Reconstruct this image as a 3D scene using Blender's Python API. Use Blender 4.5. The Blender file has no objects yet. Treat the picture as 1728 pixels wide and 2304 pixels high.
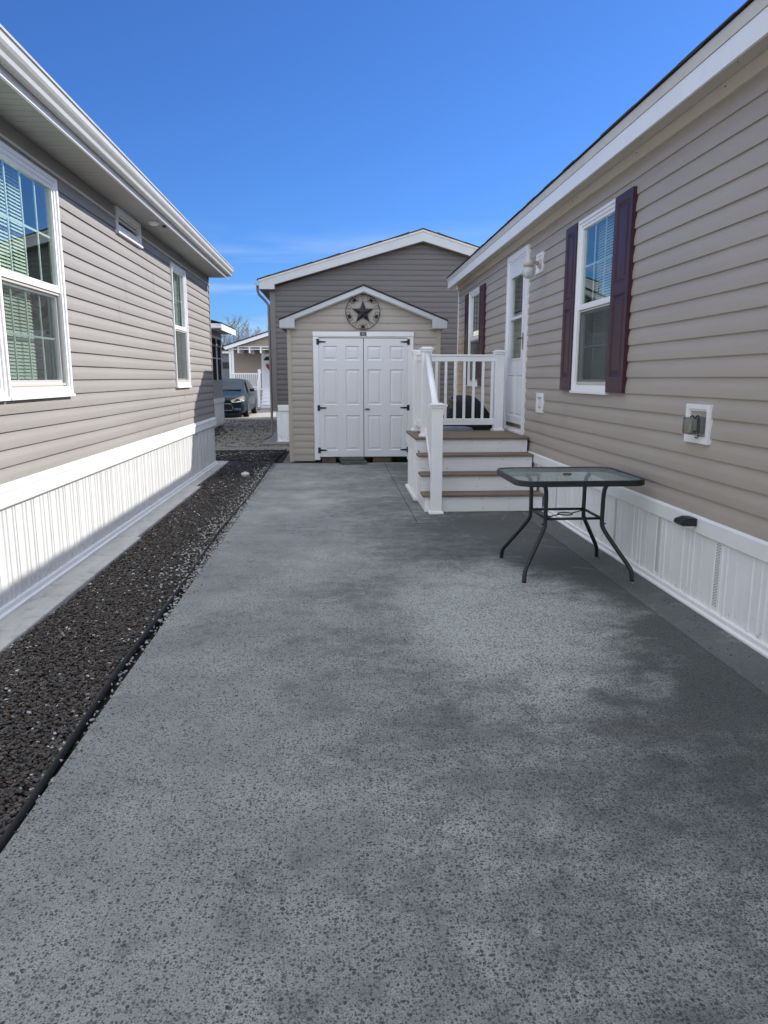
import bpy, bmesh, math, random
import numpy as np
from mathutils import Vector, Matrix

random.seed(7)
R = math.radians
sc = bpy.context.scene
col = sc.collection

# ------------------------------------------------------------------ camera
PITCH, YAW = 10.56, 3.61
cd = bpy.data.cameras.new('Camera')
cd.sensor_fit = 'HORIZONTAL'; cd.sensor_width = 36.0; cd.lens = 36.0 * 1620 / 1728
cd.clip_start = 0.05; cd.clip_end = 3000
cam = bpy.data.objects.new('Camera', cd); col.objects.link(cam)
cam.location = (0, 0, 1.5)
cam.rotation_euler = (R(90 - PITCH), 0, R(-YAW))
sc.camera = cam

# ------------------------------------------------------------------ light
SUN = Vector((1.0, 0.62, 0.755)).normalized()
elev = math.asin(SUN.z); azim = math.atan2(SUN.x, SUN.y)
w = bpy.data.worlds.new('World'); sc.world = w; w.use_nodes = True
nt = w.node_tree; nt.nodes.clear()
wo = nt.nodes.new('ShaderNodeOutputWorld'); bg = nt.nodes.new('ShaderNodeBackground')
sky = nt.nodes.new('ShaderNodeTexSky'); sky.sky_type = 'NISHITA'; sky.sun_disc = False
sky.sun_elevation = elev; sky.sun_rotation = azim
sky.air_density = 1.0; sky.dust_density = 0.25; sky.ozone_density = 6.0; sky.altitude = 0
bg.inputs['Strength'].default_value = 0.05
# thin cirrus wisps low in the sky
tc = nt.nodes.new('ShaderNodeTexCoord'); mp = nt.nodes.new('ShaderNodeMapping')
mp.inputs['Scale'].default_value = (1.6, 1.6, 15.0); mp.inputs['Rotation'].default_value = (R(3), R(3), R(20))
no = nt.nodes.new('ShaderNodeTexNoise'); no.inputs['Scale'].default_value = 2.1
no.inputs['Detail'].default_value = 7; no.inputs['Roughness'].default_value = 0.5; no.inputs['Distortion'].default_value = 0.45
rp = nt.nodes.new('ShaderNodeMapRange'); rp.inputs[1].default_value = 0.47; rp.inputs[2].default_value = 0.74
rp.inputs[3].default_value = 0.0; rp.inputs[4].default_value = 0.6
sx = nt.nodes.new('ShaderNodeSeparateXYZ')
el = nt.nodes.new('ShaderNodeMapRange'); el.inputs[1].default_value = 0.20; el.inputs[2].default_value = 0.10
mu = nt.nodes.new('ShaderNodeMath'); mu.operation = 'MULTIPLY'
mx = nt.nodes.new('ShaderNodeMix'); mx.data_type = 'RGBA'
mx.inputs['B'].default_value = (7.0, 8.0, 9.5, 1)
L = nt.links.new
L(tc.outputs['Generated'], mp.inputs[0]); L(mp.outputs[0], no.inputs['Vector']); L(no.outputs[0], rp.inputs[0])
L(tc.outputs['Generated'], sx.inputs[0]); L(sx.outputs[2], el.inputs[0])
L(rp.outputs[0], mu.inputs[0]); L(el.outputs[0], mu.inputs[1]); L(mu.outputs[0], mx.inputs[0])
tint = nt.nodes.new('ShaderNodeMix'); tint.data_type = 'RGBA'; tint.blend_type = 'MULTIPLY'; tint.inputs[0].default_value = 1
tint.inputs['B'].default_value = (0.50, 0.79, 1.22, 1)
L(sky.outputs[0], tint.inputs['A']); L(tint.outputs['Result'], mx.inputs['A'])
# broken bright cloud added out of view, behind and overhead, to fill the shade
cm = nt.nodes.new('ShaderNodeMapping'); cm.inputs['Scale'].default_value = (1, 1, 2.2); L(tc.outputs['Generated'], cm.inputs[0])
cn = nt.nodes.new('ShaderNodeTexNoise'); cn.inputs['Scale'].default_value = 2.6; cn.inputs['Detail'].default_value = 8; cn.inputs['Roughness'].default_value = .55
L(cm.outputs[0], cn.inputs['Vector'])
cr_ = nt.nodes.new('ShaderNodeMapRange'); cr_.inputs[1].default_value = .34; cr_.inputs[2].default_value = .54; L(cn.outputs[0], cr_.inputs[0])
cy_ = nt.nodes.new('ShaderNodeMapRange'); cy_.inputs[1].default_value = .05; cy_.inputs[2].default_value = -.35; L(sx.outputs[1], cy_.inputs[0])
cz_ = nt.nodes.new('ShaderNodeMapRange'); cz_.inputs[1].default_value = .60; cz_.inputs[2].default_value = .86; cz_.inputs[4].default_value = .75; L(sx.outputs[2], cz_.inputs[0])
cmx = nt.nodes.new('ShaderNodeMath'); cmx.operation = 'MAXIMUM'; L(cy_.outputs[0], cmx.inputs[0]); L(cz_.outputs[0], cmx.inputs[1])
cu_ = nt.nodes.new('ShaderNodeMath'); cu_.operation = 'MULTIPLY'; L(cr_.outputs[0], cu_.inputs[0]); L(cmx.outputs[0], cu_.inputs[1])
m2 = nt.nodes.new('ShaderNodeMix'); m2.data_type = 'RGBA'; m2.inputs['B'].default_value = (15.5, 16.6, 18.4, 1)
L(cu_.outputs[0], m2.inputs[0]); L(mx.outputs['Result'], m2.inputs['A']); L(m2.outputs['Result'], bg.inputs[0]); L(bg.outputs[0], wo.inputs[0])

sl = bpy.data.lights.new('Sun', 'SUN'); sl.energy = 2.5; sl.angle = R(0.53); sl.color = (1.0, 0.955, 0.88)
so = bpy.data.objects.new('Sun', sl); col.objects.link(so)
so.rotation_euler = (-SUN).to_track_quat('-Z', 'Y').to_euler(); so.location = (20, 27, 15)

sc.view_settings.view_transform = 'Standard'; sc.view_settings.look = 'None'
sc.view_settings.gamma = 1.0; sc.view_settings.exposure = 1.3
sc.cycles.max_bounces = 10; sc.cycles.diffuse_bounces = 5; sc.cycles.transparent_max_bounces = 16
sc.cycles.sample_clamp_indirect = 6.0

# ------------------------------------------------------------------ materials
def new_mat(name):
    m = bpy.data.materials.new(name); m.use_nodes = True
    return m, m.node_tree, m.node_tree.nodes['Principled BSDF']

def mathn(t, op, a, b=None, c=None, clamp=False):
    n = t.nodes.new('ShaderNodeMath'); n.operation = op; n.use_clamp = clamp
    for i, v in enumerate((a, b, c)):
        if v is None: continue
        if hasattr(v, 'default_value') or hasattr(v, 'links'): t.links.new(v, n.inputs[i])
        else: n.inputs[i].default_value = v
    return n.outputs[0]

def rng(t, v, a, b, c=0.0, d=1.0, smooth=False):
    n = t.nodes.new('ShaderNodeMapRange')
    if smooth: n.interpolation_type = 'SMOOTHSTEP'
    t.links.new(v, n.inputs[0])
    for i, x in zip((1, 2, 3, 4), (a, b, c, d)): n.inputs[i].default_value = x
    return n.outputs[0]

def mixc(t, f, a, b, mode='MIX'):
    n = t.nodes.new('ShaderNodeMix'); n.data_type = 'RGBA'; n.blend_type = mode
    if hasattr(f, 'links'): t.links.new(f, n.inputs[0])
    else: n.inputs[0].default_value = f
    for k, v in (('A', a), ('B', b)):
        if hasattr(v, 'links'): t.links.new(v, n.inputs[k])
        else: n.inputs[k].default_value = (*v, 1) if len(v) == 3 else v
    return n.outputs['Result']

def coords(t, scale=(1, 1, 1), rot=(0, 0, 0)):
    g = t.nodes.new('ShaderNodeNewGeometry'); m = t.nodes.new('ShaderNodeMapping')
    m.inputs['Scale'].default_value = scale; m.inputs['Rotation'].default_value = rot
    t.links.new(g.outputs['Position'], m.inputs[0]); return m.outputs[0]

def noise(t, vec, s, detail=3, rough=0.5, dist=0.0):
    n = t.nodes.new('ShaderNodeTexNoise'); t.links.new(vec, n.inputs['Vector'])
    n.inputs['Scale'].default_value = s; n.inputs['Detail'].default_value = detail
    n.inputs['Roughness'].default_value = rough; n.inputs['Distortion'].default_value = dist
    return n.outputs[0]

def bump(t, p, h, strength, dist):
    b = t.nodes.new('ShaderNodeBump'); b.inputs['Strength'].default_value = strength
    b.inputs['Distance'].default_value = dist; t.links.new(h, b.inputs['Height'])
    t.links.new(b.outputs[0], p.inputs['Normal']); return b

def paint(name, c, rough=0.5, var=0.06, scale=3.0, stretch=(1, 1, 1), dirt=None, dirt_amt=0.3, spec=0.5, bmp=0.0, bscale=60, metallic=0.0, streak=0.0, splash=0.0):
    m, t, p = new_mat(name)
    v = coords(t, stretch)
    n = noise(t, v, scale, 4, 0.6)
    f = rng(t, n, 0.3, 0.7, 1 - var, 1 + var)
    base = mixc(t, 1.0, c, (1, 1, 1), 'MULTIPLY')
    comb = t.nodes.new('ShaderNodeCombineColor')
    for i in range(3): t.links.new(f, comb.inputs[i])
    colr = mixc(t, 1.0, base, comb.outputs[0], 'MULTIPLY')
    if dirt:
        n2 = noise(t, coords(t, (1, 1, 1)), scale * 2.3, 6, 0.7)
        colr = mixc(t, rng(t, n2, 0.52, 0.78, 0, dirt_amt), colr, dirt)
    if streak:
        n3 = noise(t, coords(t, (9, 9, .6)), 2.0, 5, 0.65)
        colr = mixc(t, rng(t, n3, 0.5, 0.75, 0, streak), colr, (c[0] * .72, c[1] * .70, c[2] * .66))
    if splash:
        g_ = t.nodes.new('ShaderNodeNewGeometry'); sz_ = t.nodes.new('ShaderNodeSeparateXYZ'); t.links.new(g_.outputs['Position'], sz_.inputs[0])
        sn = noise(t, coords(t, (1, 1, .7)), 38, 6, .75)
        thr = mathn(t, 'SUBTRACT', sn, rng(t, sz_.outputs[2], 0.0, .26, .50, .72))
        colr = mixc(t, rng(t, thr, 0, .05, 0, splash), colr, (.22, .19, .15))
    t.links.new(colr, p.inputs['Base Color'])
    p.inputs['Roughness'].default_value = rough; p.inputs['Specular IOR Level'].default_value = spec
    p.inputs['Metallic'].default_value = metallic
    if bmp:
        bump(t, p, noise(t, v, bscale, 3, 0.6), bmp, 0.002)
    return m

def siding_mat(name, c, axis='y', wavy=0.5, spec=0.35):
    """vinyl: woodgrain emboss along the board, faint waviness and chalking"""
    m, t, p = new_mat(name)
    st = (1, 0.05, 1) if axis == 'y' else (0.05, 1, 1)
    grain = noise(t, coords(t, tuple(x * 1.0 for x in st)), 160, 3, 0.6)
    chalk = noise(t, coords(t, (1, .35, 1.6) if axis == 'y' else (.35, 1, 1.6)), 1.4, 5, 0.6)
    wave = noise(t, coords(t, (1, .8, 5) if axis == 'y' else (.8, 1, 5)), 1.3, 2, 0.5)
    comb = t.nodes.new('ShaderNodeCombineColor')
    f = mathn(t, 'ADD', rng(t, chalk, .3, .7, .93, 1.05), rng(t, grain, .3, .7, -.025, .025))
    for i in range(3): t.links.new(f, comb.inputs[i])
    cc = mixc(t, 1.0, c, comb.outputs[0], 'MULTIPLY')
    t.links.new(cc, p.inputs['Base Color'])
    p.inputs['Roughness'].default_value = 0.5; p.inputs['Specular IOR Level'].default_value = spec
    h = mathn(t, 'ADD', mathn(t, 'MULTIPLY', grain, 0.06), mathn(t, 'MULTIPLY', wave, 1.6 * wavy))
    bump(t, p, h, 0.5, 0.008)
    return m

M = {}
M['siding_right'] = siding_mat('taupe_vinyl', (0.425, 0.376, 0.322))
M['siding_left'] = siding_mat('grey_vinyl', (0.300, 0.280, 0.262), wavy=.35)
M['siding_shed'] = siding_mat('tan_vinyl', (0.43, 0.39, 0.34), 'x')
M['siding_gable'] = siding_mat('brown_grey_vinyl', (0.135, 0.125, 0.122), 'x')
M['siding_far'] = siding_mat('beige_vinyl', (0.36, 0.30, 0.24), 'x')
M['trim_shed'] = paint('tan_trim', (0.46, 0.40, 0.33), 0.45, .04)
M['trim_gable'] = paint('brown_grey_trim', (0.17, 0.155, 0.145), 0.45, .04)
M['white'] = paint('white_vinyl', (0.87, 0.87, 0.865), 0.38, .03, 2.0, dirt=(.55, .53, .48), dirt_amt=.12)
M['white_clean'] = paint('white_paint', (0.89, 0.89, 0.89), 0.35, .02)
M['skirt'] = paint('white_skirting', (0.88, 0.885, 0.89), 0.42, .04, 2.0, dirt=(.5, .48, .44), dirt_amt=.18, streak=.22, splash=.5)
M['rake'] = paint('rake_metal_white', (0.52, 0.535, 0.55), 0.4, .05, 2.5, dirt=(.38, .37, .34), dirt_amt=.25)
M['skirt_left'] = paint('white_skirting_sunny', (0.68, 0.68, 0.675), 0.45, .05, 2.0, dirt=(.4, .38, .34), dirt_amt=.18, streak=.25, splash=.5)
M['muntin'] = paint('muntin_white', (.55, .56, .55), .5, .03)
M['cream'] = paint('cream_metal', (0.66, 0.62, 0.54), 0.45, .05, 3)
M['soffit'] = paint('soffit_vinyl', (0.40, 0.39, 0.365), 0.55, .08, 3)
M['gutter'] = paint('gutter_metal', (0.50, 0.495, 0.48), 0.35, .06, 2, dirt=(.3, .28, .25), dirt_amt=.35, streak=.3)
M['door_white'] = paint('door_white', (0.78, 0.79, 0.80), 0.4, .02)
M['black'] = paint('black_metal', (0.012, 0.012, 0.014), 0.4, .1)
M['dark'] = paint('dark_interior', (0.035, 0.037, 0.04), 0.9, .1)
M['blind'] = paint('blind_white', (0.54, 0.55, 0.50), 0.6, .03)
M['shutter'] = paint('burgundy_vinyl', (0.050, 0.014, 0.022), 0.42, .12, 12, bmp=.3, bscale=120)
M['brass'] = paint('brass', (0.30, 0.22, 0.09), 0.4, .1, 8, metallic=.6)
M['gold'] = paint('dull_kickplate', (0.20, 0.15, 0.07), 0.35, .3, 20, metallic=.5)
M['green_metal'] = paint('grey_green_metal', (0.013, 0.0155, 0.0165), 0.36, .15, 12, bmp=.15)
M['rust_star'] = paint('rusty_painted_metal', (0.035, 0.033, 0.042), 0.42, .4, 14, dirt=(.11, .035, .025), dirt_amt=.6, metallic=.3)
M['edging'] = paint('black_plastic', (0.008, 0.008, 0.008), 0.6, .2, 6, bmp=.2, spec=.25)
M['paver'] = paint('grey_paver', (0.10, 0.10, 0.095), 0.9, .2, 14, bmp=.7, bscale=90)
M['white_plastic'] = paint('white_plastic', (0.75, 0.75, 0.73), 0.4, .03)
M['cover'] = paint('black_cloth_cover', (0.010, 0.010, 0.012), 0.75, .2, 5, bmp=.3, bscale=30)
M['cover_blue'] = paint('grey_blue_cover', (0.16, 0.19, 0.24), 0.7, .12, 5, bmp=.3, bscale=20)
M['wood'] = paint('rough_wood', (0.16, 0.12, 0.08), 0.9, .3, 8)
M['concrete_far'] = paint('far_concrete', (0.40, 0.37, 0.33), 0.9, .12, 2, bmp=.3)
M['foundation'] = paint('foundation_concrete', (0.20, 0.19, 0.17), 0.9, .15, 6, dirt=(.1, .09, .08), dirt_amt=.6, bmp=.5, bscale=90)
M['lamp_metal'] = paint('lamp_putty_metal', (0.55, 0.52, 0.46), 0.4, .04)
M['sheer'] = paint('sheer_grey', (.2, .2, .19), .8)

def decking():
    m, t, p = new_mat('composite_decking')
    g = noise(t, coords(t, (1.2, 26, 10)), 3.0, 5, .65)
    c = mixc(t, rng(t, g, .3, .7), (0.13, 0.093, 0.063), (0.235, 0.178, 0.128))
    n = noise(t, coords(t), 2.2, 4, .6)
    c = mixc(t, rng(t, n, .5, .8, 0, .45), c, (0.21, 0.17, 0.13))
    t.links.new(c, p.inputs['Base Color']); p.inputs['Roughness'].default_value = .65
    bump(t, p, g, .4, .004)
    return m
M['deck'] = decking()

def shingle():
    m, t, p = new_mat('asphalt_shingle')
    n = noise(t, coords(t), 90, 3, .7)
    c = mixc(t, rng(t, n, .3, .7), (0.018, 0.017, 0.017), (0.06, 0.054, 0.05))
    t.links.new(c, p.inputs['Base Color']); p.inputs['Roughness'].default_value = .95
    bump(t, p, n, .6, .004)
    return m
M['shingle'] = shingle()

def concrete_mat(name, drive=True):
    m, t, p = new_mat(name)
    pos = coords(t)
    sep = t.nodes.new('ShaderNodeSeparateXYZ'); t.links.new(pos, sep.inputs[0])
    X, Y = sep.outputs[0], sep.outputs[1]
    big = noise(t, pos, 0.95, 9, .66, .3)
    mid = noise(t, pos, 2.6, 5, .6, .3)
    streaky = noise(t, coords(t, (1, 2.2, 1), (0, 0, R(-12))), 2.1, 10, .70, .5)
    mott = noise(t, pos, 9.0, 8, .68)
    grit = noise(t, pos, 95, 3, .7)
    fine = noise(t, pos, 190, 2, .6)
    fine2 = noise(t, pos, 55, 3, .6)
    # mildew: grows from the damp side along the house on the right, tongues of it reach across the slab
    damp = mathn(t, 'ADD', rng(t, X, -.5, 2.1, 0, 1.05), mathn(t, 'MULTIPLY', mathn(t, 'SUBTRACT', streaky, .5), 1.5))
    damp = mathn(t, 'ADD', damp, mathn(t, 'MULTIPLY', mathn(t, 'SUBTRACT', big, .5), 1.1))
    # pale patch of window-reflected sunlight painted into the concrete, with ragged edges
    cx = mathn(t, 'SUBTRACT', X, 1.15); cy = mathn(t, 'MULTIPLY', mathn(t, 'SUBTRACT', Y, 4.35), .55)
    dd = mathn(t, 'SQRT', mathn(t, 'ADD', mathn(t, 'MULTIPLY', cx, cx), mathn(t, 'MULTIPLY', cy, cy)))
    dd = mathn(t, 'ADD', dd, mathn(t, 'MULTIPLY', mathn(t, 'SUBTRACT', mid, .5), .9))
    sun_patch = rng(t, dd, .38, .95, 1, 0, True)
    damp = mathn(t, 'SUBTRACT', damp, mathn(t, 'MULTIPLY', sun_patch, .8))
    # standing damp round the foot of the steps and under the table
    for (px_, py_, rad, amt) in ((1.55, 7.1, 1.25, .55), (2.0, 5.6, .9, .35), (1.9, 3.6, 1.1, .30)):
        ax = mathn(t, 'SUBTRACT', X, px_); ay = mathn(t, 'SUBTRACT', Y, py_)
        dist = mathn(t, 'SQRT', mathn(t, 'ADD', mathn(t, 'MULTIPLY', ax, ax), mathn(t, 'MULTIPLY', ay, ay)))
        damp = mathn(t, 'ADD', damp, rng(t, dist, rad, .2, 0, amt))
    damp = mathn(t, 'ADD', damp, mathn(t, 'MULTIPLY', mathn(t, 'SUBTRACT', mott, .5), 1.5))
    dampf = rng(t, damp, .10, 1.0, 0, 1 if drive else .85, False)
    c = mixc(t, rng(t, mid, .3, .7), (0.265, 0.272, 0.255), (0.41, 0.42, 0.395))
    c = mixc(t, rng(t, mathn(t, 'MULTIPLY_ADD', mott, .5, mathn(t, 'MULTIPLY', big, .75)), .48, .76, 0, .75), c, (0.155, 0.163, 0.162))
    c = mixc(t, mathn(t, 'MULTIPLY', sun_patch, .7), c, (0.47, 0.49, 0.45))
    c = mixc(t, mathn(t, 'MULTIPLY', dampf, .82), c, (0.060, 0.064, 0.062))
    # brown tinge
    br = noise(t, coords(t), 1.1, 3, .6)
    c = mixc(t, rng(t, br, .56, .75, 0, .3), c, (0.15, 0.125, 0.10))
    if drive:
        # smoother trowelled finish towards the far end, exposed dark stones near
        wobv = t.nodes.new('ShaderNodeVectorMath'); wobv.operation = 'ADD'
        nn = t.nodes.new('ShaderNodeTexNoise'); nn.inputs['Scale'].default_value = 70; t.links.new(pos, nn.inputs['Vector'])
        sv = t.nodes.new('ShaderNodeVectorMath'); sv.operation = 'SCALE'; sv.inputs['Scale'].default_value = .012
        t.links.new(nn.outputs['Color'], sv.inputs[0]); t.links.new(pos, wobv.inputs[0]); t.links.new(sv.outputs[0], wobv.inputs[1])
        worn = rng(t, Y, 4.0, 9.5, 0, 1)
        prev = None
        for sca, thr, dens in ((76, .37, .70), (130, .36, .70), (46, .29, .26)):
            vo = t.nodes.new('ShaderNodeTexVoronoi'); vo.feature = 'F1'; vo.voronoi_dimensions = '2D'
            vo.inputs['Scale'].default_value = sca; vo.inputs['Randomness'].default_value = 1.0
            t.links.new(wobv.outputs[0], vo.inputs['Vector'])
            sc_ = t.nodes.new('ShaderNodeSeparateColor'); t.links.new(vo.outputs['Color'], sc_.inputs[0])
            size = mathn(t, 'MULTIPLY_ADD', sc_.outputs[1], thr * .9, thr * .35)
            spot = mathn(t, 'MULTIPLY', mathn(t, 'SUBTRACT', size, vo.outputs['Distance']), 9.0, clamp=True)
            # how many cells hold a stone: patchy
            patch = mathn(t, 'ADD', rng(t, mid, .3, .7, -.22, .28), dens)
            patch = mathn(t, 'ADD', patch, rng(t, X, -1.1, 1.8, -.22, .22))
            patch = mathn(t, 'SUBTRACT', patch, mathn(t, 'MULTIPLY', worn, .75))
            keep = mathn(t, 'GREATER_THAN', patch, sc_.outputs[0])
            s = mathn(t, 'MULTIPLY', spot, keep)
            tone = mathn(t, 'MULTIPLY_ADD', sc_.outputs[2], .35, .62)
            s = mathn(t, 'MULTIPLY', s, tone)
            prev = s if prev is None else mathn(t, 'MAXIMUM', prev, s)
        stonec = mixc(t, rng(t, fine2, .35, .65), (0.032, 0.037, 0.040), (0.066, 0.064, 0.056))
        c = mixc(t, prev, c, stonec)
    f = mathn(t, 'ADD', mathn(t, 'ADD', rng(t, fine, .25, .75, .62, 1.42), rng(t, mott, .3, .7, -.13, .13)), mathn(t, 'ADD', rng(t, fine2, .3, .7, -.08, .08), rng(t, grit, .3, .7, -.16, .16)))
    comb = t.nodes.new('ShaderNodeCombineColor')
    for i in range(3): t.links.new(f, comb.inputs[i])
    c = mixc(t, 1.0, c, comb.outputs[0], 'MULTIPLY')
    # pale scrape arcs where furniture has been dragged
    wv = t.nodes.new('ShaderNodeTexWave'); wv.wave_type = 'RINGS'; wv.rings_direction = 'Z'
    mpv = t.nodes.new('ShaderNodeMapping'); mpv.inputs['Location'].default_value = (-2.6, -7.4, 0)
    t.links.new(pos, mpv.inputs[0]); t.links.new(mpv.outputs[0], wv.inputs['Vector'])
    wv.inputs['Scale'].default_value = .55; wv.inputs['Distortion'].default_value = 3.5; wv.inputs['Detail'].default_value = 2; wv.inputs['Detail Scale'].default_value = .8
    sm = mathn(t, 'MULTIPLY', rng(t, wv.outputs[1], .985, 1.0, 0, .3), rng(t, streaky, .5, .62, 0, 1))
    sm = mathn(t, 'MULTIPLY', sm, rng(t, X, .6, 1.2, 0, 1))
    sm = mathn(t, 'MULTIPLY', sm, rng(t, Y, 4.2, 5.0, 0, 1))
    c = mixc(t, sm, c, (0.34, 0.35, 0.34))
    t.links.new(c, p.inputs['Base Color'])
    p.inputs['Roughness'].default_value = .78; p.inputs['Specular IOR Level'].default_value = .3
    bump(t, p, mathn(t, 'ADD', mathn(t, 'MULTIPLY', fine, .5), fine2), .45, .002)
    return m
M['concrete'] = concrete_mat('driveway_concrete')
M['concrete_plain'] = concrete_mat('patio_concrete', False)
M['footing'] = paint('pale_concrete', (0.50, 0.49, 0.455), 0.9, .10, 3, stretch=(3, .7, 1), dirt=(.12, .115, .10), dirt_amt=.75, bmp=.5, bscale=120)

def sand_mat():
    m, t, p = new_mat('sandy_gravel_ground')
    pos = coords(t)
    a = noise(t, pos, 1.1, 5, .6); b = noise(t, pos, 45, 3, .7)
    c = mixc(t, rng(t, a, .3, .7), (0.21, 0.185, 0.145), (0.34, 0.31, 0.26))
    c = mixc(t, rng(t, b, .35, .7, 0, .8), c, (0.11, 0.10, 0.08))
    l = noise(t, pos, 5.0, 4, .7)
    c = mixc(t, rng(t, l, .62, .72, 0, .8), c, (0.05, 0.042, 0.032))
    t.links.new(c, p.inputs['Base Color']); p.inputs['Roughness'].default_value = .95
    bump(t, p, b, .9, .02)
    return m
M['sand'] = sand_mat()
M['soil'] = paint('dark_soil', (0.016, 0.014, 0.012), .95, .3, 20, bmp=.8)

def stones_mat(name):
    m, t, p = new_mat(name)
    at = t.nodes.new('ShaderNodeAttribute'); at.attribute_name = 'tone'
    n = noise(t, coords(t), 130, 3, .6)
    cc = mixc(t, rng(t, n, .3, .7, 0, .35), at.outputs['Color'], (0.11, 0.10, 0.09))
    t.links.new(cc, p.inputs['Base Color']); p.inputs['Roughness'].default_value = .62
    p.inputs['Specular IOR Level'].default_value = .45
    return m
M['stones'] = stones_mat('river_stone')

def schlick(t, mul, add):
    lw = t.nodes.new('ShaderNodeLayerWeight'); lw.inputs['Blend'].default_value = .5
    f5 = mathn(t, 'POWER', lw.outputs['Facing'], 5.0)
    return mathn(t, 'MULTIPLY_ADD', mathn(t, 'MULTIPLY_ADD', f5, .96, .04), mul, add, clamp=True)

def glass_mat(name, tint, refl=1.0, rough=0.0, trans=1.0):
    m, t, p = new_mat(name)
    t.nodes.remove(p); out = t.nodes['Material Output']
    tr = t.nodes.new('ShaderNodeBsdfTransparent'); tr.inputs[0].default_value = (*tint, 1)
    gl = t.nodes.new('ShaderNodeBsdfGlossy'); gl.inputs['Roughness'].default_value = rough
    gl.inputs[0].default_value = (.93, 1.0, .96, 1)
    f = schlick(t, 1.75 * refl, .01)
    mxs = t.nodes.new('ShaderNodeMixShader')
    t.links.new(f, mxs.inputs[0]); t.links.new(tr.outputs[0], mxs.inputs[1]); t.links.new(gl.outputs[0], mxs.inputs[2])
    t.links.new(mxs.outputs[0], out.inputs[0])
    return m
M['glass'] = glass_mat('window_glass', (.80, .93, .86))
M['glass_clear'] = glass_mat('storm_glass', (.75, .82, .80), .9)

def tabletop_glass():
    m, t, p = new_mat('pebbled_table_glass')
    out = t.nodes['Material Output']
    p.inputs['Base Color'].default_value = (.46, .52, .51, 1); p.inputs['Roughness'].default_value = .14
    p.inputs['Specular IOR Level'].default_value = .6
    vo = t.nodes.new('ShaderNodeTexVoronoi'); vo.inputs['Scale'].default_value = 95; t.links.new(coords(t), vo.inputs['Vector'])
    b = bump(t, p, vo.outputs['Distance'], .55, .003)
    tr = t.nodes.new('ShaderNodeBsdfTransparent'); tr.inputs[0].default_value = (.84, .90, .88, 1)
    mxs = t.nodes.new('ShaderNodeMixShader'); mxs.inputs[0].default_value = .36
    t.links.new(tr.outputs[0], mxs.inputs[1]); t.links.new(p.outputs[0], mxs.inputs[2]); t.links.new(mxs.outputs[0], out.inputs[0])
    return m
M['table_glass'] = tabletop_glass()

def screen_mat(name='insect_screen', cover=.6):
    m, t, p = new_mat(name)
    out = t.nodes['Material Output']
    p.inputs['Base Color'].default_value = (.06, .065, .065, 1); p.inputs['Roughness'].default_value = .8
    tr = t.nodes.new('ShaderNodeBsdfTransparent')
    mxs = t.nodes.new('ShaderNodeMixShader'); mxs.inputs[0].default_value = cover
    t.links.new(tr.outputs[0], mxs.inputs[1]); t.links.new(p.outputs[0], mxs.inputs[2]); t.links.new(mxs.outputs[0], out.inputs[0])
    return m
M['screen'] = screen_mat()
M['screen_light'] = screen_mat('insect_screen_fine', .28)

def globe_mat():
    m, t, p = new_mat('frosted_ribbed_globe')
    p.inputs['Base Color'].default_value = (.72, .74, .74, 1); p.inputs['Roughness'].default_value = .12
    p.inputs['Transmission Weight'].default_value = .35
    return m
M['globe'] = globe_mat()

def bubble_mat():
    m, t, p = new_mat('smoky_clear_plastic')
    t.nodes.remove(p); out = t.nodes['Material Output']
    tr = t.nodes.new('ShaderNodeBsdfTransparent'); tr.inputs[0].default_value = (.55, .55, .50, 1)
    gl = t.nodes.new('ShaderNodeBsdfGlossy'); gl.inputs['Roughness'].default_value = .12
    mxs = t.nodes.new('ShaderNodeMixShader')
    t.links.new(schlick(t, 1.3, .05), mxs.inputs[0]); t.links.new(tr.outputs[0], mxs.inputs[1]); t.links.new(gl.outputs[0], mxs.inputs[2])
    t.links.new(mxs.outputs[0], out.inputs[0])
    return m
M['bubble'] = bubble_mat()

def car_paint():
    m, t, p = new_mat('dark_teal_car_paint')
    p.inputs['Base Color'].default_value = (.008, .022, .030, 1); p.inputs['Roughness'].default_value = .4
    p.inputs['Metallic'].default_value = 0; p.inputs['Specular IOR Level'].default_value = .25; p.inputs['Coat Weight'].default_value = .25; p.inputs['Coat Roughness'].default_value = .04
    return m
M['car'] = car_paint()
M['chrome'] = paint('chrome', (.6, .6, .62), .15, .02, metallic=1.0)
M['headlamp'] = paint('headlamp_lens', (.62, .58, .48), .12, .05)
M['rubber'] = paint('tyre_rubber', (.015, .015, .015), .8, .1)
M['bark'] = paint('bare_bark', (.17, .15, .13), .9, .25, 3)
M['red'] = paint('red_heart', (.30, .03, .03), .6, .1)

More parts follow.
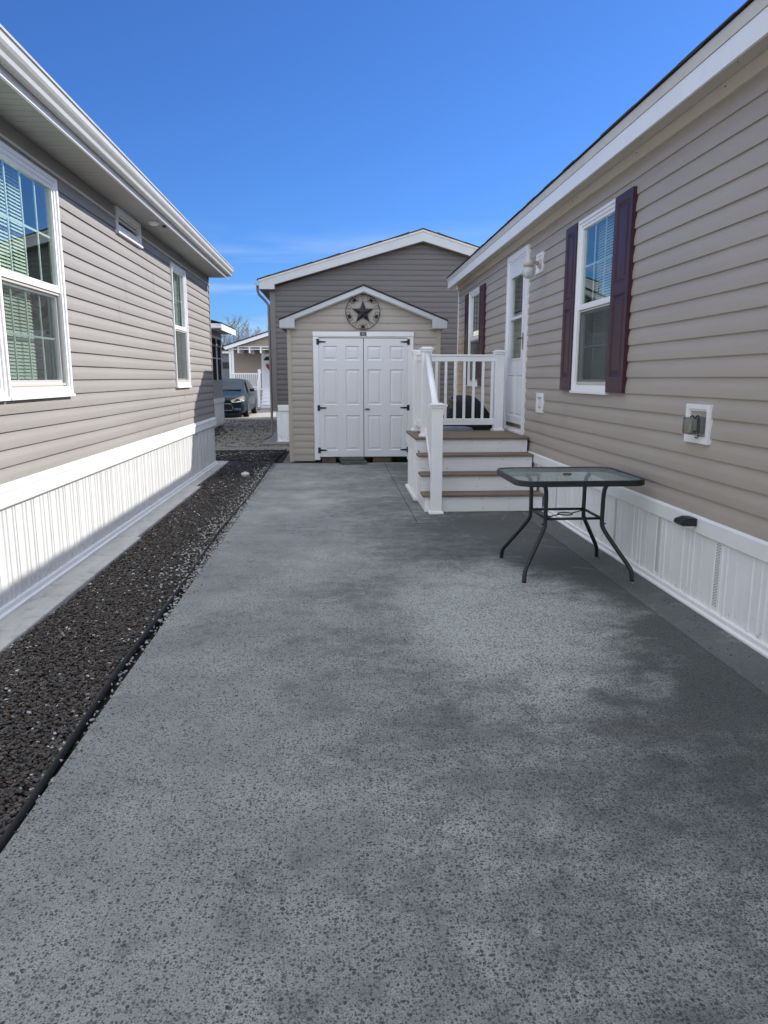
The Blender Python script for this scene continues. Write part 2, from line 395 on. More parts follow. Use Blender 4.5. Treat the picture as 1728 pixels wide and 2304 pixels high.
# ------------------------------------------------------------------ mesh builder
ROOT = {}
class MB:
    def __init__(s): s.v = []; s.f = []; s.sm = []
    def face(s, pts, smooth=False):
        i = len(s.v); s.v += [tuple(p) for p in pts]; s.f.append(tuple(range(i, i + len(pts)))); s.sm.append(smooth)
    def box(s, x0, x1, y0, y1, z0, z1, m=None):
        m = m or (lambda a, b, c: (a, b, c))
        i = len(s.v)
        s.v += [m(x, y, z) for x in (x0, x1) for y in (y0, y1) for z in (z0, z1)]
        for f in ((0, 1, 3, 2), (4, 6, 7, 5), (0, 4, 5, 1), (2, 3, 7, 6), (0, 2, 6, 4), (1, 5, 7, 3)):
            s.f.append(tuple(i + k for k in f)); s.sm.append(False)
    def extr(s, poly, lo, hi, axis='y', smooth=False, m=None):
        n = len(poly); i = len(s.v)
        def P(a, b, h):
            q = (a, h, b) if axis == 'y' else ((h, a, b) if axis == 'x' else (a, b, h))
            return m(*q) if m else q
        for h in (lo, hi): s.v += [P(a, b, h) for a, b in poly]
        for k in range(n):
            s.f.append((i + k, i + (k + 1) % n, i + n + (k + 1) % n, i + n + k)); s.sm.append(smooth)
        s.f.append(tuple(i + k for k in range(n))[::-1]); s.sm.append(False)
        s.f.append(tuple(i + n + k for k in range(n))); s.sm.append(False)
    def ring(s, m, u0, u1, v0, v1, t, w0, w1, tb=None, tt=None):
        tb = t if tb is None else tb; tt = t if tt is None else tt
        s.box(u0, u0 + t, v0, v1, w0, w1, m); s.box(u1 - t, u1, v0, v1, w0, w1, m)
        s.box(u0 + t, u1 - t, v0, v0 + tb, w0, w1, m); s.box(u0 + t, u1 - t, v1 - tt, v1, w0, w1, m)
    def tube(s, pts, r, n=10, cap=True, closed=False):
        pts = [Vector(p) for p in pts]; N = len(pts)
        rs = r if isinstance(r, (list, tuple)) else [r] * N
        up = None; base = len(s.v)
        for k, p in enumerate(pts):
            if closed: d = (pts[(k + 1) % N] - pts[k - 1]).normalized()
            else: d = (pts[min(k + 1, N - 1)] - pts[max(k - 1, 0)]).normalized()
            if up is None:
                up = Vector((0, 0, 1)) if abs(d.z) < .9 else Vector((1, 0, 0))
            a = up - d * up.dot(d)
            if a.length < 1e-6: a = d.orthogonal()
            a.normalize(); up = a; b = d.cross(a)
            for j in range(n):
                t_ = 2 * math.pi * j / n
                s.v.append(tuple(p + (a * math.cos(t_) + b * math.sin(t_)) * rs[k]))
        for k in range(N if closed else N - 1):
            k2 = (k + 1) % N
            for j in range(n):
                s.f.append((base + k * n + j, base + k * n + (j + 1) % n, base + k2 * n + (j + 1) % n, base + k2 * n + j)); s.sm.append(True)
        if cap and not closed:
            s.f.append(tuple(base + j for j in range(n))[::-1]); s.sm.append(False)
            s.f.append(tuple(base + (N - 1) * n + j for j in range(n))); s.sm.append(False)
    def lathe(s, prof, c, axis='z', n=24, m=None):
        """prof: list (r, h)"""
        base = len(s.v)
        for r, h in prof:
            for j in range(n):
                t_ = 2 * math.pi * j / n; a, b = r * math.cos(t_), r * math.sin(t_)
                q = {'z': (c[0] + a, c[1] + b, c[2] + h), 'x': (c[0] + h, c[1] + a, c[2] + b), 'y': (c[0] + a, c[1] + h, c[2] + b)}[axis]
                s.v.append(q)
        for k in range(len(prof) - 1):
            for j in range(n):
                s.f.append((base + k * n + j, base + k * n + (j + 1) % n, base + (k + 1) * n + (j + 1) % n, base + (k + 1) * n + j)); s.sm.append(True)
        s.f.append(tuple(base + j for j in range(n))[::-1]); s.sm.append(False)
        s.f.append(tuple(base + (len(prof) - 1) * n + j for j in range(n))); s.sm.append(False)
    def build(s, name, mat, parent=None, bevel=0, seg=2, solid=True, merge=False, off=None):
        o0 = Vector((0, 0, 0)) if off is None else Vector(off)
        if parent is not None: o0 = ROOT[parent.name]
        me = bpy.data.meshes.new(name)
        me.from_pydata([tuple(Vector(v) - o0) for v in s.v], [], s.f)
        me.polygons.foreach_set('use_smooth', s.sm)
        me.materials.append(M[mat] if isinstance(mat, str) else mat)
        if solid or merge:
            b = bmesh.new(); b.from_mesh(me)
            if merge: bmesh.ops.remove_doubles(b, verts=b.verts, dist=1e-4)
            if solid: bmesh.ops.recalc_face_normals(b, faces=b.faces)
            b.to_mesh(me); b.free()
        me.update()
        o = bpy.data.objects.new(name, me); col.objects.link(o)
        if parent is not None: o.parent = parent
        elif off is not None: o.location = o0
        ROOT[o.name] = o0
        if bevel:
            md = o.modifiers.new('Bevel', 'BEVEL'); md.width = bevel; md.segments = seg; md.limit_method = 'ANGLE'; md.angle_limit = R(40)
            md.harden_normals = False
        return o

def tag(o, label=None, cat=None, group=None, kind=None):
    for k, v in (('label', label), ('category', cat), ('group', group), ('kind', kind)):
        if v: o[k] = v
    return o
def thing(name, loc, label, cat, group=None):
    o = bpy.data.objects.new(name, None); o.empty_display_size = .2; col.objects.link(o); o.location = loc
    ROOT[o.name] = Vector(loc); return tag(o, label, cat, group)

# wall-aligned frames: (u along the wall, v up, w outwards)
def map_left(X):  return lambda u, v, w: (X + w, u, v)     # wall looking towards +X
def map_right(X): return lambda u, v, w: (X - w, u, v)     # wall looking towards -X
def map_front(Y): return lambda u, v, w: (u, Y - w, v)     # wall looking towards -Y
def map_back(Y):  return lambda u, v, w: (u, Y + w, v)

PROF = [(0.0, 0.0165), (.05, .0170), (.40, .0158), (.50, .0142), (.60, .0112), (.74, .0070), (.88, .0038), (1.0, .0020)]
def siding(mb, m, z0, z1, u0, u1, openings=(), c=.127, start=None, lim=None, amp=1.0, seams=True, seed=1):
    """lapped vinyl courses, cut round the openings; lim(z)->(umin,umax) trims gables"""
    k0 = 0 if start is None else math.floor((z0 - start) / c)
    rs = random.Random(seed * 77 + int(abs(u0) * 10))
    m_ = m
    def m(u, z, w_):
        return m_(u, z + .0011 * math.sin(u * 1.9 + z * 4) * (z0 + .05 < z < z1 - .05), w_ + .0013 * math.sin(u * 2.7 + 1.3 * math.sin(z * 9)))
    st = z0 if start is None else start
    k = k0
    cutbuf = []
    while st + k * c < z1 - 1e-6:
        a = st + k * c; k += 1
        zs = {max(a, z0), min(a + c, z1)}
        for t, _ in PROF:
            zz = a + t * c
            if z0 < zz < z1: zs.add(zz)
        for (ou0, ou1, ov0, ov1) in openings:
            for zz in (ov0, ov1):
                if max(a, z0) < zz < min(a + c, z1): zs.add(zz)
        zs = sorted(zs)
        cuts = []
        if seams and (k % 2 == 0 or not cutbuf):
            q_ = u0 + rs.uniform(.4, 3.4); cutbuf = []
            while q_ < u1 - .2: cutbuf.append(q_); q_ += rs.uniform(3.2, 3.75)
        cuts = cutbuf if seams else []
        def W(z):
            t = min(max((z - a) / c, 0), 1)
            for (t0, w0), (t1, w1) in zip(PROF, PROF[1:]):
                if t <= t1 + 1e-9: return amp * (w0 + (w1 - w0) * (t - t0) / (t1 - t0))
            return amp * PROF[-1][1]
        def runs(zm):
            iv = [(u0, u1)]
            for (ou0, ou1, ov0, ov1) in openings:
                if ov0 < zm < ov1:
                    nv = []
                    for p, q in iv:
                        if ou1 <= p or ou0 >= q: nv.append((p, q)); continue
                        if ou0 > p: nv.append((p, ou0))
                        if ou1 < q: nv.append((ou1, q))
                    iv = nv
            out = []
            for p, q in iv:
                marks = sorted([p, q] + [x for x in cuts if p < x < q] + ([] if lim else [p + .55 * i for i in range(1, int((q - p) / .55) + 1) if p + .55 * i < q - .01]))
                out += [(x0, x1, sum(1 for x in cuts if x <= x0 + 1e-6) % 2 * .0017) for x0, x1 in zip(marks, marks[1:]) if x1 - x0 > 1e-6]
            return out
        segs = list(zip(zs, zs[1:]))
        for (za, zb) in segs:
            for (p, q, dw) in runs((za + zb) / 2):
                pa, qa, pb, qb = p, q, p, q
                if lim:
                    la, lb = lim(za), lim(zb)
                    pa, qa = max(p, la[0]), min(q, la[1]); pb, qb = max(p, lb[0]), min(q, lb[1])
                    if qa <= pa or qb < pb: continue
                mb.face([m(pa, za, W(za) + dw), m(qa, za, W(za) + dw), m(qb, zb, W(zb) + dw), m(pb, zb, W(zb) + dw)], True)
        if a >= z0 - 1e-6:
            for (p, q, dw) in runs(a + .002):
                if lim: p, q = max(p, lim(a)[0]), min(q, lim(a)[1])
                if q > p: mb.face([m(p, a, .001), m(q, a, .001), m(q, a, W(a) + dw), m(p, a, W(a) + dw)])

def siding_obj(name, mat, parent, mb):
    """weld inside each course only (butts stay sharp) for soft shading"""
    o = mb.build(name, mat, parent, solid=False)
    me = o.data; b = bmesh.new(); b.from_mesh(me)
    sm = [f for f in b.faces if f.smooth]
    vs = list({v for f in sm for v in f.verts})
    bmesh.ops.remove_doubles(b, verts=vs, dist=2e-4)
    b.to_mesh(me); b.free(); return o

def skirting(mb, m, u0, u1, v0, v1, pitch=.425, phase=0.0, seed=1, amp=1.0):
    """ribbed vertical panels: flats, shallow ribs and a deep seam per panel"""
    prof = [(0.0, -.004), (.006, -.004), (.009, .006), (.10, .006), (.110, .0125), (.120, .0125), (.130, .006), (.160, .006), (.169, .0125), (.179, .0125),
            (.188, .006), (.250, .006), (.258, .0125), (.268, .0125), (.277, .006), (pitch - .003, .006), (pitch, -.004)]
    prof = [q for q in prof[:-2] if q[0] < pitch - .006] + prof[-2:]
    pts = []
    k = math.floor((u0 - phase) / pitch) - 1
    while phase + k * pitch < u1:
        for a, w_ in prof[:-1]:
            u = phase + k * pitch + a
            if u0 <= u <= u1: pts.append((u, w_))
        k += 1
    pts = [(u0, .006)] + [(u, .006 + (w_ - .006) * amp) for u, w_ in pts if u0 + .002 < u < u1 - .002] + [(u1, .006)]
    for (ua, wa), (ub, wb) in zip(pts, pts[1:]):
        mb.face([m(ua, v0, wa), m(ub, v0, wb), m(ub, v1, wb), m(ua, v1, wa)])

def holed(mb, m, u0, u1, v0, v1, rects, wv):
    us = sorted({u0, u1, *[r[0] for r in rects], *[r[1] for r in rects]})
    vs = sorted({v0, v1, *[r[2] for r in rects], *[r[3] for r in rects]})
    for a, b in zip(us, us[1:]):
        for c_, d in zip(vs, vs[1:]):
            mu_, mv = (a + b) / 2, (c_ + d) / 2
            if any(r[0] < mu_ < r[1] and r[2] < mv < r[3] for r in rects): continue
            mb.face([m(a, c_, wv), m(b, c_, wv), m(b, d, wv), m(a, d, wv)])
def panel_in(mb, m, r, wv, d=.014, s1=.018, s2=.036, rise=.010):
    """moulded raised panel filling a hole in a door skin"""
    u0, u1, v0, v1 = r
    def rect(i, w_): return [m(u0 + i, v0 + i, w_), m(u1 - i, v0 + i, w_), m(u1 - i, v1 - i, w_), m(u0 + i, v1 - i, w_)]
    A, B, C_, D = rect(0, wv), rect(s1, wv - d), rect(s1 + .006, wv - d), rect(s1 + s2, wv - d + rise)
    for P, Q in ((A, B), (B, C_), (C_, D)):
        for k in range(4): mb.face([P[k], P[(k + 1) % 4], Q[(k + 1) % 4], Q[k]])
    mb.face(D)
def slab_door(mb, m, u0, u1, v0, v1, rects, w1, w0):
    holed(mb, m, u0, u1, v0, v1, rects, w1)
    for r in rects: panel_in(mb, m, r, w1)
    for (a, b) in (((u0, v0), (u1, v0)), ((u1, v0), (u1, v1)), ((u1, v1), (u0, v1)), ((u0, v1), (u0, v0))):
        mb.face([m(a[0], a[1], w1), m(b[0], b[1], w1), m(b[0], b[1], w0), m(a[0], a[1], w0)])

def window(house, m, u0, u1, v0, v1, vm=None, mesh='screen', cols=3, rows=2, blind=None, label=None, screen=True, solid_back=.45, glass='glass', vert=False):
    f = MB()
    f.ring(m, u0, u1, v0, v1, .028, -.04, .034)
    f.ring(m, u0 + .028, u1 - .028, v0 + .028, v1 - .028, .030, -.05, .022)
    f.box(u0 - .006, u1 + .006, v0 - .022, v0, -.02, .046, m)
    wnd = f.build('window', 'white_clean', house, bevel=.0025)
    if label: wnd['label'] = label
    i0, i1, j0, j1 = u0 + .058, u1 - .058, v0 + .058, v1 - .058
    if vm:
        s = MB(); s.ring(m, i0, i1, vm - .028, j1, .026, -.03, .012, tb=.052); s.build('sash', 'white_clean', wnd, bevel=.002)
        s = MB(); s.ring(m, i0, i1, j0, vm - .030, .034, -.052, -.016, tb=.05); s.build('sash', 'white_clean', wnd, bevel=.002)
        cells = [(i0 + .026, i1 - .026, vm + .024, j1 - .026, -.008), (i0 + .034, i1 - .034, j0 + .05, vm - .064, -.036)]
    else:
        s = MB(); s.ring(m, i0, i1, j0, j1, .022, -.03, .010); s.build('sash', 'white_clean', wnd, bevel=.002)
        cells = [(i0 + .022, i1 - .022, j0 + .022, j1 - .022, -.008)]
    for (a, b, c_, d, wv) in cells:
        g = MB(); g.face([m(a - .004, c_ - .004, wv), m(b + .004, c_ - .004, wv), m(b + .004, d + .004, wv), m(a - .004, d + .004, wv)])
        g.build('pane', glass, wnd, solid=False)
        if cols > 1 or rows > 1:
            g = MB()
            for k in range(1, cols):
                u = a + (b - a) * k / cols; g.box(u - .008, u + .008, c_, d, wv - .016, wv - .008, m)
            for k in range(1, rows):
                v = c_ + (d - c_) * k / rows; g.box(a, b, v - .0075, v + .0075, wv - .0158, wv - .0082, m)
            g.build('muntin', 'muntin', wnd)
    if vm and screen:
        a, b, c_, d, wv = cells[1]
        g = MB(); g.face([m(a - .02, c_ - .02, -.004), m(b + .02, c_ - .02, -.004), m(b + .02, d + .03, -.004), m(a - .02, d + .03, -.004)])
        g.build('insect_screen', mesh, wnd, solid=False)
        g = MB(); g.ring(m, a - .034, b + .034, c_ - .038, d + .03, .014, -.012, .002); g.build('screen_frame', 'lamp_metal', wnd)
    bk = MB()
    D = -solid_back
    bk.face([m(i0, j0, D), m(i1, j0, D), m(i1, j1, D), m(i0, j1, D)])
    for (a, b) in (((i0, j0), (i1, j0)), ((i1, j0), (i1, j1)), ((i1, j1), (i0, j1)), ((i0, j1), (i0, j0))):
        bk.face([m(a[0], a[1], -.05), m(b[0], b[1], -.05), m(b[0], b[1], D), m(a[0], a[1], D)])
    bk.build('room_recess', 'dark', wnd, solid=False)
    if blind:
        bl = MB(); a, b = blind
        if vert:
            u = a
            while u < b:
                bl.face([m(u, j0, -.10), m(u + .05, j0, -.075), m(u + .05, j1, -.075), m(u, j1, -.10)]); u += .058
        else:
            v = j0 + .01
            while v < j1 - .01:
                bl.face([m(a, v, -.085), m(b, v, -.085), m(b, v + .0235, -.100), m(a, v + .0235, -.100)]); v += .0245
            for q in (.18, .5, .82):
                u = a + (b - a) * q; bl.box(u - .0012, u + .0012, j0, j1, -.083, -.0815, m)
        bl.build('blind', 'blind', wnd, solid=False)
    return wnd

# ================================================================== SETTING
def structure(o): o['kind'] = 'structure'; return o
g = MB()
prof = [(-60, -.075), (15.6, -.075), (16.9, -.13), (18.3, -.20), (22, -.17), (28, -.012), (33, -.02), (60, -.25), (140, -.8), (900, -1.5)]
for (ya, za), (yb, zb) in zip(prof, prof[1:]):
    g.face([(-700, ya, za), (700, ya, za), (700, yb, zb), (-700, yb, zb)])
structure(g.build('ground', 'sand', solid=False))

# driveway cast in slabs with tooled joints
JX, JY, STRIP = 0.82, 7.36, 2.05
d = MB()
G = .006
for (x0, x1, y0, y1) in ((-1.10, STRIP - .012, -7, 0.9 - G), (-1.10, STRIP - .012, 0.9, JY - G), (-1.10, JX - G, JY, 11.02 - G), (-1.10, JX - G, 11.02, 12.90), (JX, STRIP - .012, JY, 11.02), (JX, 2.34, 11.02 + G, 12.90)):
    d.box(x0, x1, y0, y1, -.12, 0)
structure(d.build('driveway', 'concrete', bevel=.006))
d = MB(); d.box(STRIP, 2.36, -7, 11.02, -.12, -.004)
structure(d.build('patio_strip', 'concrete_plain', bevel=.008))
d = MB(); d.box(-2.5, -1.905, -7, 6.9, -.12, -.003); d.box(-2.5, -1.945, 6.904, 10.2, -.12, -.003); d.box(-2.5, -2.02, 10.204, 13.35, -.12, -.003)
structure(d.build('footing_strip', 'footing', bevel=.008))
d = MB(); d.box(-2.05, -1.06, -7, 15.6, -.14, -.058); structure(d.build('planting_bed_soil', 'soil'))
d = MB(); d.box(-4.5, -1.1, 13.36, 15.6, -.14, -.0585); structure(d.build('planting_bed_soil', 'soil'))
d = MB(); d.extr([(15.66, -.05), (15.66, -.2), (17.4, -.3), (17.4, -.125)], -6, -1.0, 'x'); structure(d.build('gravel_path', 'sand'))
d = MB(); d.box(-12, -1.5, 26.9, 34.2, -.1, .004); structure(d.build('far_driveway', 'concrete_far', bevel=.01))

# ------------------------------------------------------------------ stones
def icosa():
    p = (1 + 5 ** .5) / 2
    v = np.array([(-1, p, 0), (1, p, 0), (-1, -p, 0), (1, -p, 0), (0, -1, p), (0, 1, p), (0, -1, -p), (0, 1, -p), (p, 0, -1), (p, 0, 1), (-p, 0, -1), (-p, 0, 1)], float)
    v /= np.linalg.norm(v[0])
    f = np.array([(0, 11, 5), (0, 5, 1), (0, 1, 7), (0, 7, 10), (0, 10, 11), (1, 5, 9), (5, 11, 4), (11, 10, 2), (10, 7, 6), (7, 1, 8), (3, 9, 4), (3, 4, 2), (3, 2, 6), (3, 6, 8), (3, 8, 9), (4, 9, 5), (2, 4, 11), (6, 2, 10), (8, 6, 7), (9, 8, 1)])
    return v, f
IV, IF = icosa()
def scatter(name, pts, size, tones, flat=(.24, .46), label=None, kind='stuff', seed=1, cat='gravel'):
    rg = np.random.default_rng(seed); n = len(pts)
    V = np.repeat(IV[None], n, 0) * rg.uniform(.72, 1.25, (n, 12, 1))
    sc3 = np.stack([size * rg.uniform(.75, 1.5, n), size * rg.uniform(.55, 1.0, n), size * rg.uniform(*flat, n)], 1)
    V = V * sc3[:, None, :]
    a, b, c = rg.uniform(0, 6.28, n), rg.normal(0, .28, n), rg.normal(0, .28, n)
    ca, sa = np.cos(a), np.sin(a); cb, sb = np.cos(b), np.sin(b); cc, scc = np.cos(c), np.sin(c)
    z = np.zeros(n); o = np.ones(n)
    Rz = np.stack([ca, -sa, z, sa, ca, z, z, z, o], 1).reshape(n, 3, 3)
    Rx = np.stack([o, z, z, z, cb, -sb, z, sb, cb], 1).reshape(n, 3, 3)
    Ry = np.stack([cc, z, scc, z, o, z, -scc, z, cc], 1).reshape(n, 3, 3)
    V = np.einsum('nij,nkj->nki', Rz @ Rx @ Ry, V) + pts[:, None, :]
    F = (IF[None] + (np.arange(n) * 12)[:, None, None]).reshape(-1, 3)
    me = bpy.data.meshes.new(name)
    me.vertices.add(n * 12); me.vertices.foreach_set('co', V.reshape(-1))
    me.loops.add(len(F) * 3); me.loops.foreach_set('vertex_index', F.reshape(-1).astype(np.int32))
    me.polygons.add(len(F)); me.polygons.foreach_set('loop_start', np.arange(0, len(F) * 3, 3, dtype=np.int32))
    me.update(calc_edges=True)
    me.polygons.foreach_set('use_smooth', [False] * len(F))
    at = me.color_attributes.new('tone', 'FLOAT_COLOR', 'POINT')
    C = np.ones((n, 12, 4)); C[:, :, :3] = tones[:, None, :]
    at.data.foreach_set('color', C.reshape(-1))
    me.materials.append(M['stones'])
    ob = bpy.data.objects.new(name, me); col.objects.link(ob)
    tag(ob, label, cat, kind=kind); return ob

TUBE = [(-1.125, 1.2), (-1.125, 2.2), (-1.133, 2.5), (-1.150, 3.02), (-1.170, 3.7), (-1.168, 4.8), (-1.172, 5.4), (-1.205, 7.1), (-1.175, 8.5), (-1.165, 10.5), (-1.185, 11.6), (-1.19, 12.97), (-1.20, 14.2), (-1.14, 14.8), (-1.13, 15.55)]
TY = np.array([p[1] for p in TUBE]); TX = np.array([p[0] for p in TUBE])
rg = np.random.default_rng(3)
def stone_tones(n, rg, white=.03, tan=.05):
    base = rg.uniform(.014, .074, n)[:, None] * np.array([1.24, .98, .80]) * (1 + rg.normal(0, .06, (n, 3)))
    r = rg.random(n)
    base[r < tan] = np.array([.16, .10, .06]) * rg.uniform(.5, 1.2, ((r < tan).sum(), 1))
    r = rg.random(n)
    base[r < .16] = np.array([.09, .088, .08]) * rg.uniform(.7, 1.3, ((r < .16).sum(), 1))
    r = rg.random(n)
    base[r < white] = np.array([.62, .61, .57]) * rg.uniform(.6, 1.2, ((r < white).sum(), 1))
    return np.clip(base, .005, .9)
def bed(y0, y1, dens, size, seed):
    rg = np.random.default_rng(seed)
    n = int((y1 - y0) * .95 * dens)
    y = rg.uniform(y0, y1, n); left = np.where(y < 6.9, -1.905, np.where(y < 10.2, -1.945, -2.02)); right = np.interp(y, TY, TX) - .022
    left = np.where(y > 13.36, -3.6, left)
    x = rg.uniform(-3.6 if y1 > 13.4 else -2.02, -1.1, n)
    k = (x > left + .005) & (x < right)
    x, y = x[k], y[k]
    z = -.052 + rg.uniform(0, .030, len(x)) + .008 * np.sin(x * 9 + y * 3)
    return np.stack([x, y, z], 1)
P1 = bed(1.3, 5.5, 10500, 0, 11); P2 = bed(5.5, 9.0, 6500, 0, 12); P3 = bed(9.0, 13.36, 3200, 0, 13); P4 = bed(13.36, 15.58, 1300, 0, 14)
for nm, P, s, sd in (('river_gravel', P1, .0100, 1), ('river_gravel', P2, .0118, 2), ('river_gravel', P3, .0155, 3), ('river_gravel', P4, .024, 4)):
    T = stone_tones(len(P), np.random.default_rng(sd + 20), white=.022 if sd < 3 else .025)
    if sd == 3:
        T[P[:, 1] > 11.2] *= .55
    if sd == 4: T *= .5
    scatter(nm, P, s, T, seed=sd)
GR = [o for o in col.objects if o.name.startswith('river_gravel')]
b = bmesh.new()
# join into one stuff object
ctx_me = GR[0].data
import itertools
def join_into(objs, name, label, cat):
    vs = []; fs = []; cs = []; off = 0
    for o in objs:
        me = o.data; n = len(me.vertices)
        a = np.empty(n * 3); me.vertices.foreach_get('co', a); vs.append(a.reshape(-1, 3))
        f = np.empty(len(me.loops), np.int32); me.loops.foreach_get('vertex_index', f); fs.append(f + off)
        c = np.empty(n * 4); me.color_attributes['tone'].data.foreach_get('color', c); cs.append(c); off += n
        bpy.data.objects.remove(o)
    V = np.concatenate(vs); F = np.concatenate(fs).astype(np.int32); C = np.concatenate(cs)
    me = bpy.data.meshes.new(name); me.vertices.add(len(V)); me.vertices.foreach_set('co', V.reshape(-1))
    me.loops.add(len(F)); me.loops.foreach_set('vertex_index', F); nf = len(F) // 3
    me.polygons.add(nf); me.polygons.foreach_set('loop_start', np.arange(0, len(F), 3, dtype=np.int32)); me.update(calc_edges=True)
    me.polygons.foreach_set('use_smooth', [False] * nf)
    me.color_attributes.new('tone', 'FLOAT_COLOR', 'POINT').data.foreach_set('color', C)
    me.materials.append(M['stones']); ob = bpy.data.objects.new(name, me); col.objects.link(ob)
    return tag(ob, label, cat, kind='stuff')
b.free()
join_into(GR, 'river_gravel', 'dark brown river stones filling the bed beside the driveway', 'gravel')

rg = np.random.default_rng(31)
n = 5200
y = rg.uniform(2.4, 13.0, n) ; x0 = np.interp(y, TY, TX) - .02; x = x0 + rg.uniform(0, 1, n) ** 1.2 * (-1.102 - x0)
k = (rg.random(n) < np.interp(y, [2.4, 4.5, 5.5, 8, 11, 13], [.10, .18, .6, .75, .6, .35])) & (x < -1.104)
P = np.stack([x[k], y[k], -.035 + rg.uniform(0, .028, k.sum())], 1)
n2 = 450; y2 = rg.uniform(5.2, 12.5, n2); x2 = np.interp(y2, TY, TX) - .03 - np.abs(rg.normal(0, .10, n2))
P = np.concatenate([P, np.stack([x2, y2, np.full(n2, -.020) + rg.uniform(0, .01, n2)], 1)])
T = np.array([.50, .49, .46]) * rg.uniform(.45, 1.25, (len(P), 1)) * (1 + rg.normal(0, .04, (len(P), 3)))
scatter('white_pebbles', P, .0105, np.clip(T, 0, .85), flat=(.5, .8), label='small white and grey pebbles along the driveway edge', seed=8, cat='pebbles')

rg = np.random.default_rng(77); n = 150
P = np.stack([-1.10 + np.abs(rg.normal(0, .05, n)), rg.uniform(2.2, 12.8, n), np.full(n, .004)], 1)
n2 = 170; P = np.concatenate([P, np.stack([2.28 - np.abs(rg.normal(0, .10, n2)), rg.uniform(3.2, 10.8, n2), np.full(n2, .001)], 1)])
P = P[(P[:, 0] < 2.29)]
T = np.where(rg.random(len(P))[:, None] < .3, np.array([.40, .38, .34]), np.array([.07, .05, .035])) * rg.uniform(.5, 1.2, (len(P), 1))
scatter('stray_grit', P, .0052, T, flat=(.3, .6), label='stray grit and leaf crumbs along the edges of the slab', seed=15, cat='grit')

# loose stones and dead leaves on the sandy ground between the houses
rg = np.random.default_rng(41)
n = 3500; P = np.stack([rg.uniform(-5.2, -1.2, n), rg.uniform(15.7, 27, n), np.full(n, -.055)], 1)
P[:, 2] = np.interp(P[:, 1], [15.6, 16.9, 18.3, 22, 28], [-.06, -.13, -.20, -.17, -.012]) + .006
T = np.where(rg.random(n)[:, None] < .35, np.array([.03, .025, .02]), np.array([.24, .22, .18])) * rg.uniform(.6, 1.3, (n, 1))
scatter('yard_gravel', P, .026, T, flat=(.25, .5), label='loose stones and dead leaves on the sandy yard', seed=9, cat='gravel')
n = 420; P = np.stack([rg.normal(-3.9, .28, n), rg.normal(20.6, .7, n), -.05 + rg.uniform(0, .09, n)], 1)
scatter('leaf_heap', P, .05, np.array([.018, .015, .012]) * rg.uniform(.5, 1.6, (n, 1)), flat=(.2, .6), label='dark heap of dead leaves beside the screened porch', seed=10, cat='leaves')

# ------------------------------------------------------------------ black edging pipe, drain cap
e = MB()
pp = [(x, y_, -.017 + .004 * math.sin(y_ * 2.1)) for x, y_ in TUBE]
fine_pts = []
for (a, bb) in zip(pp, pp[1:]):
    for q in range(5): fine_pts.append(tuple(a[i] + (bb[i] - a[i]) * q / 5 for i in range(3)))
fine_pts.append(pp[-1])
# smooth
for _ in range(3):
    fine_pts = [fine_pts[0]] + [tuple((fine_pts[i - 1][j] + 2 * fine_pts[i][j] + fine_pts[i + 1][j]) / 4 for j in range(3)) for i in range(1, len(fine_pts) - 1)] + [fine_pts[-1]]
e.tube(fine_pts, .018, 12)
tag(e.build('garden_edging', 'edging'), 'long black plastic edging tube between dark stones and driveway', 'garden edging')
e = MB(); e.tube([(-5.5, 15.60, -.05), (-3.5, 15.62, -.052), (-1.16, 15.63, -.05)], .022, 8)
tag(e.build('garden_edging', 'edging'), 'black edging strip crossing the far end of the stone bed', 'garden edging')

t = thing('drain_cap', (-1.455, 11.25, -.05), 'white plastic round drain cap standing in the dark stones', 'drain cap')
e = MB(); e.lathe([(.058, 0), (.058, .055), (.066, .058), (.066, .088), (.06, .094), (.0, .094)], (-1.455, 11.25, -.05), n=24); e.build('cap', 'white_plastic', t)
e = MB(); e.box(-1.475, -1.435, 11.23, 11.27, .043, .062); e.build('plug', 'white_plastic', t, bevel=.004)

# ================================================================== LEFT HOUSE
XL = -2.18; mL = map_left(XL)
H = thing('house', (XL - 4, 3, 0), 'grey sided house at left with white skirting and long gutter', 'house')
YE = 12.85
openL = [(4.945, 6.065, 1.395, 2.985), (3.785, 4.885, 1.395, 2.985), (7.665, 8.515, 2.945, 3.175), (9.995, 10.855, 1.405, 2.965)]
mb = MB(); siding(mb, mL, .815, 3.20, -7, YE - .02, openL, c=.112, amp=.9, seed=3)
siding_obj('siding_wall', 'siding_left', H, mb)
mb = MB(); mb.box(XL - 8, XL - .02, YE - .03, YE - .004, .05, 3.2); mb.box(XL - 8, XL - .02, -7, -6.97, .05, 3.2)
mb.face([(XL - .9, -7, 0), (XL - .9, YE - .03, 0), (XL - .9, YE - .03, 3.2), (XL - .9, -7, 3.2)])
mb.build('end_wall', 'siding_left', H, solid=False)
mb = MB(); mb.box(XL - .06, XL + .022, YE - .03, YE + .022, .80, 3.19); mb.build('corner_post', paint('grey_corner', (.26, .235, .22), .5), H, bevel=.003)
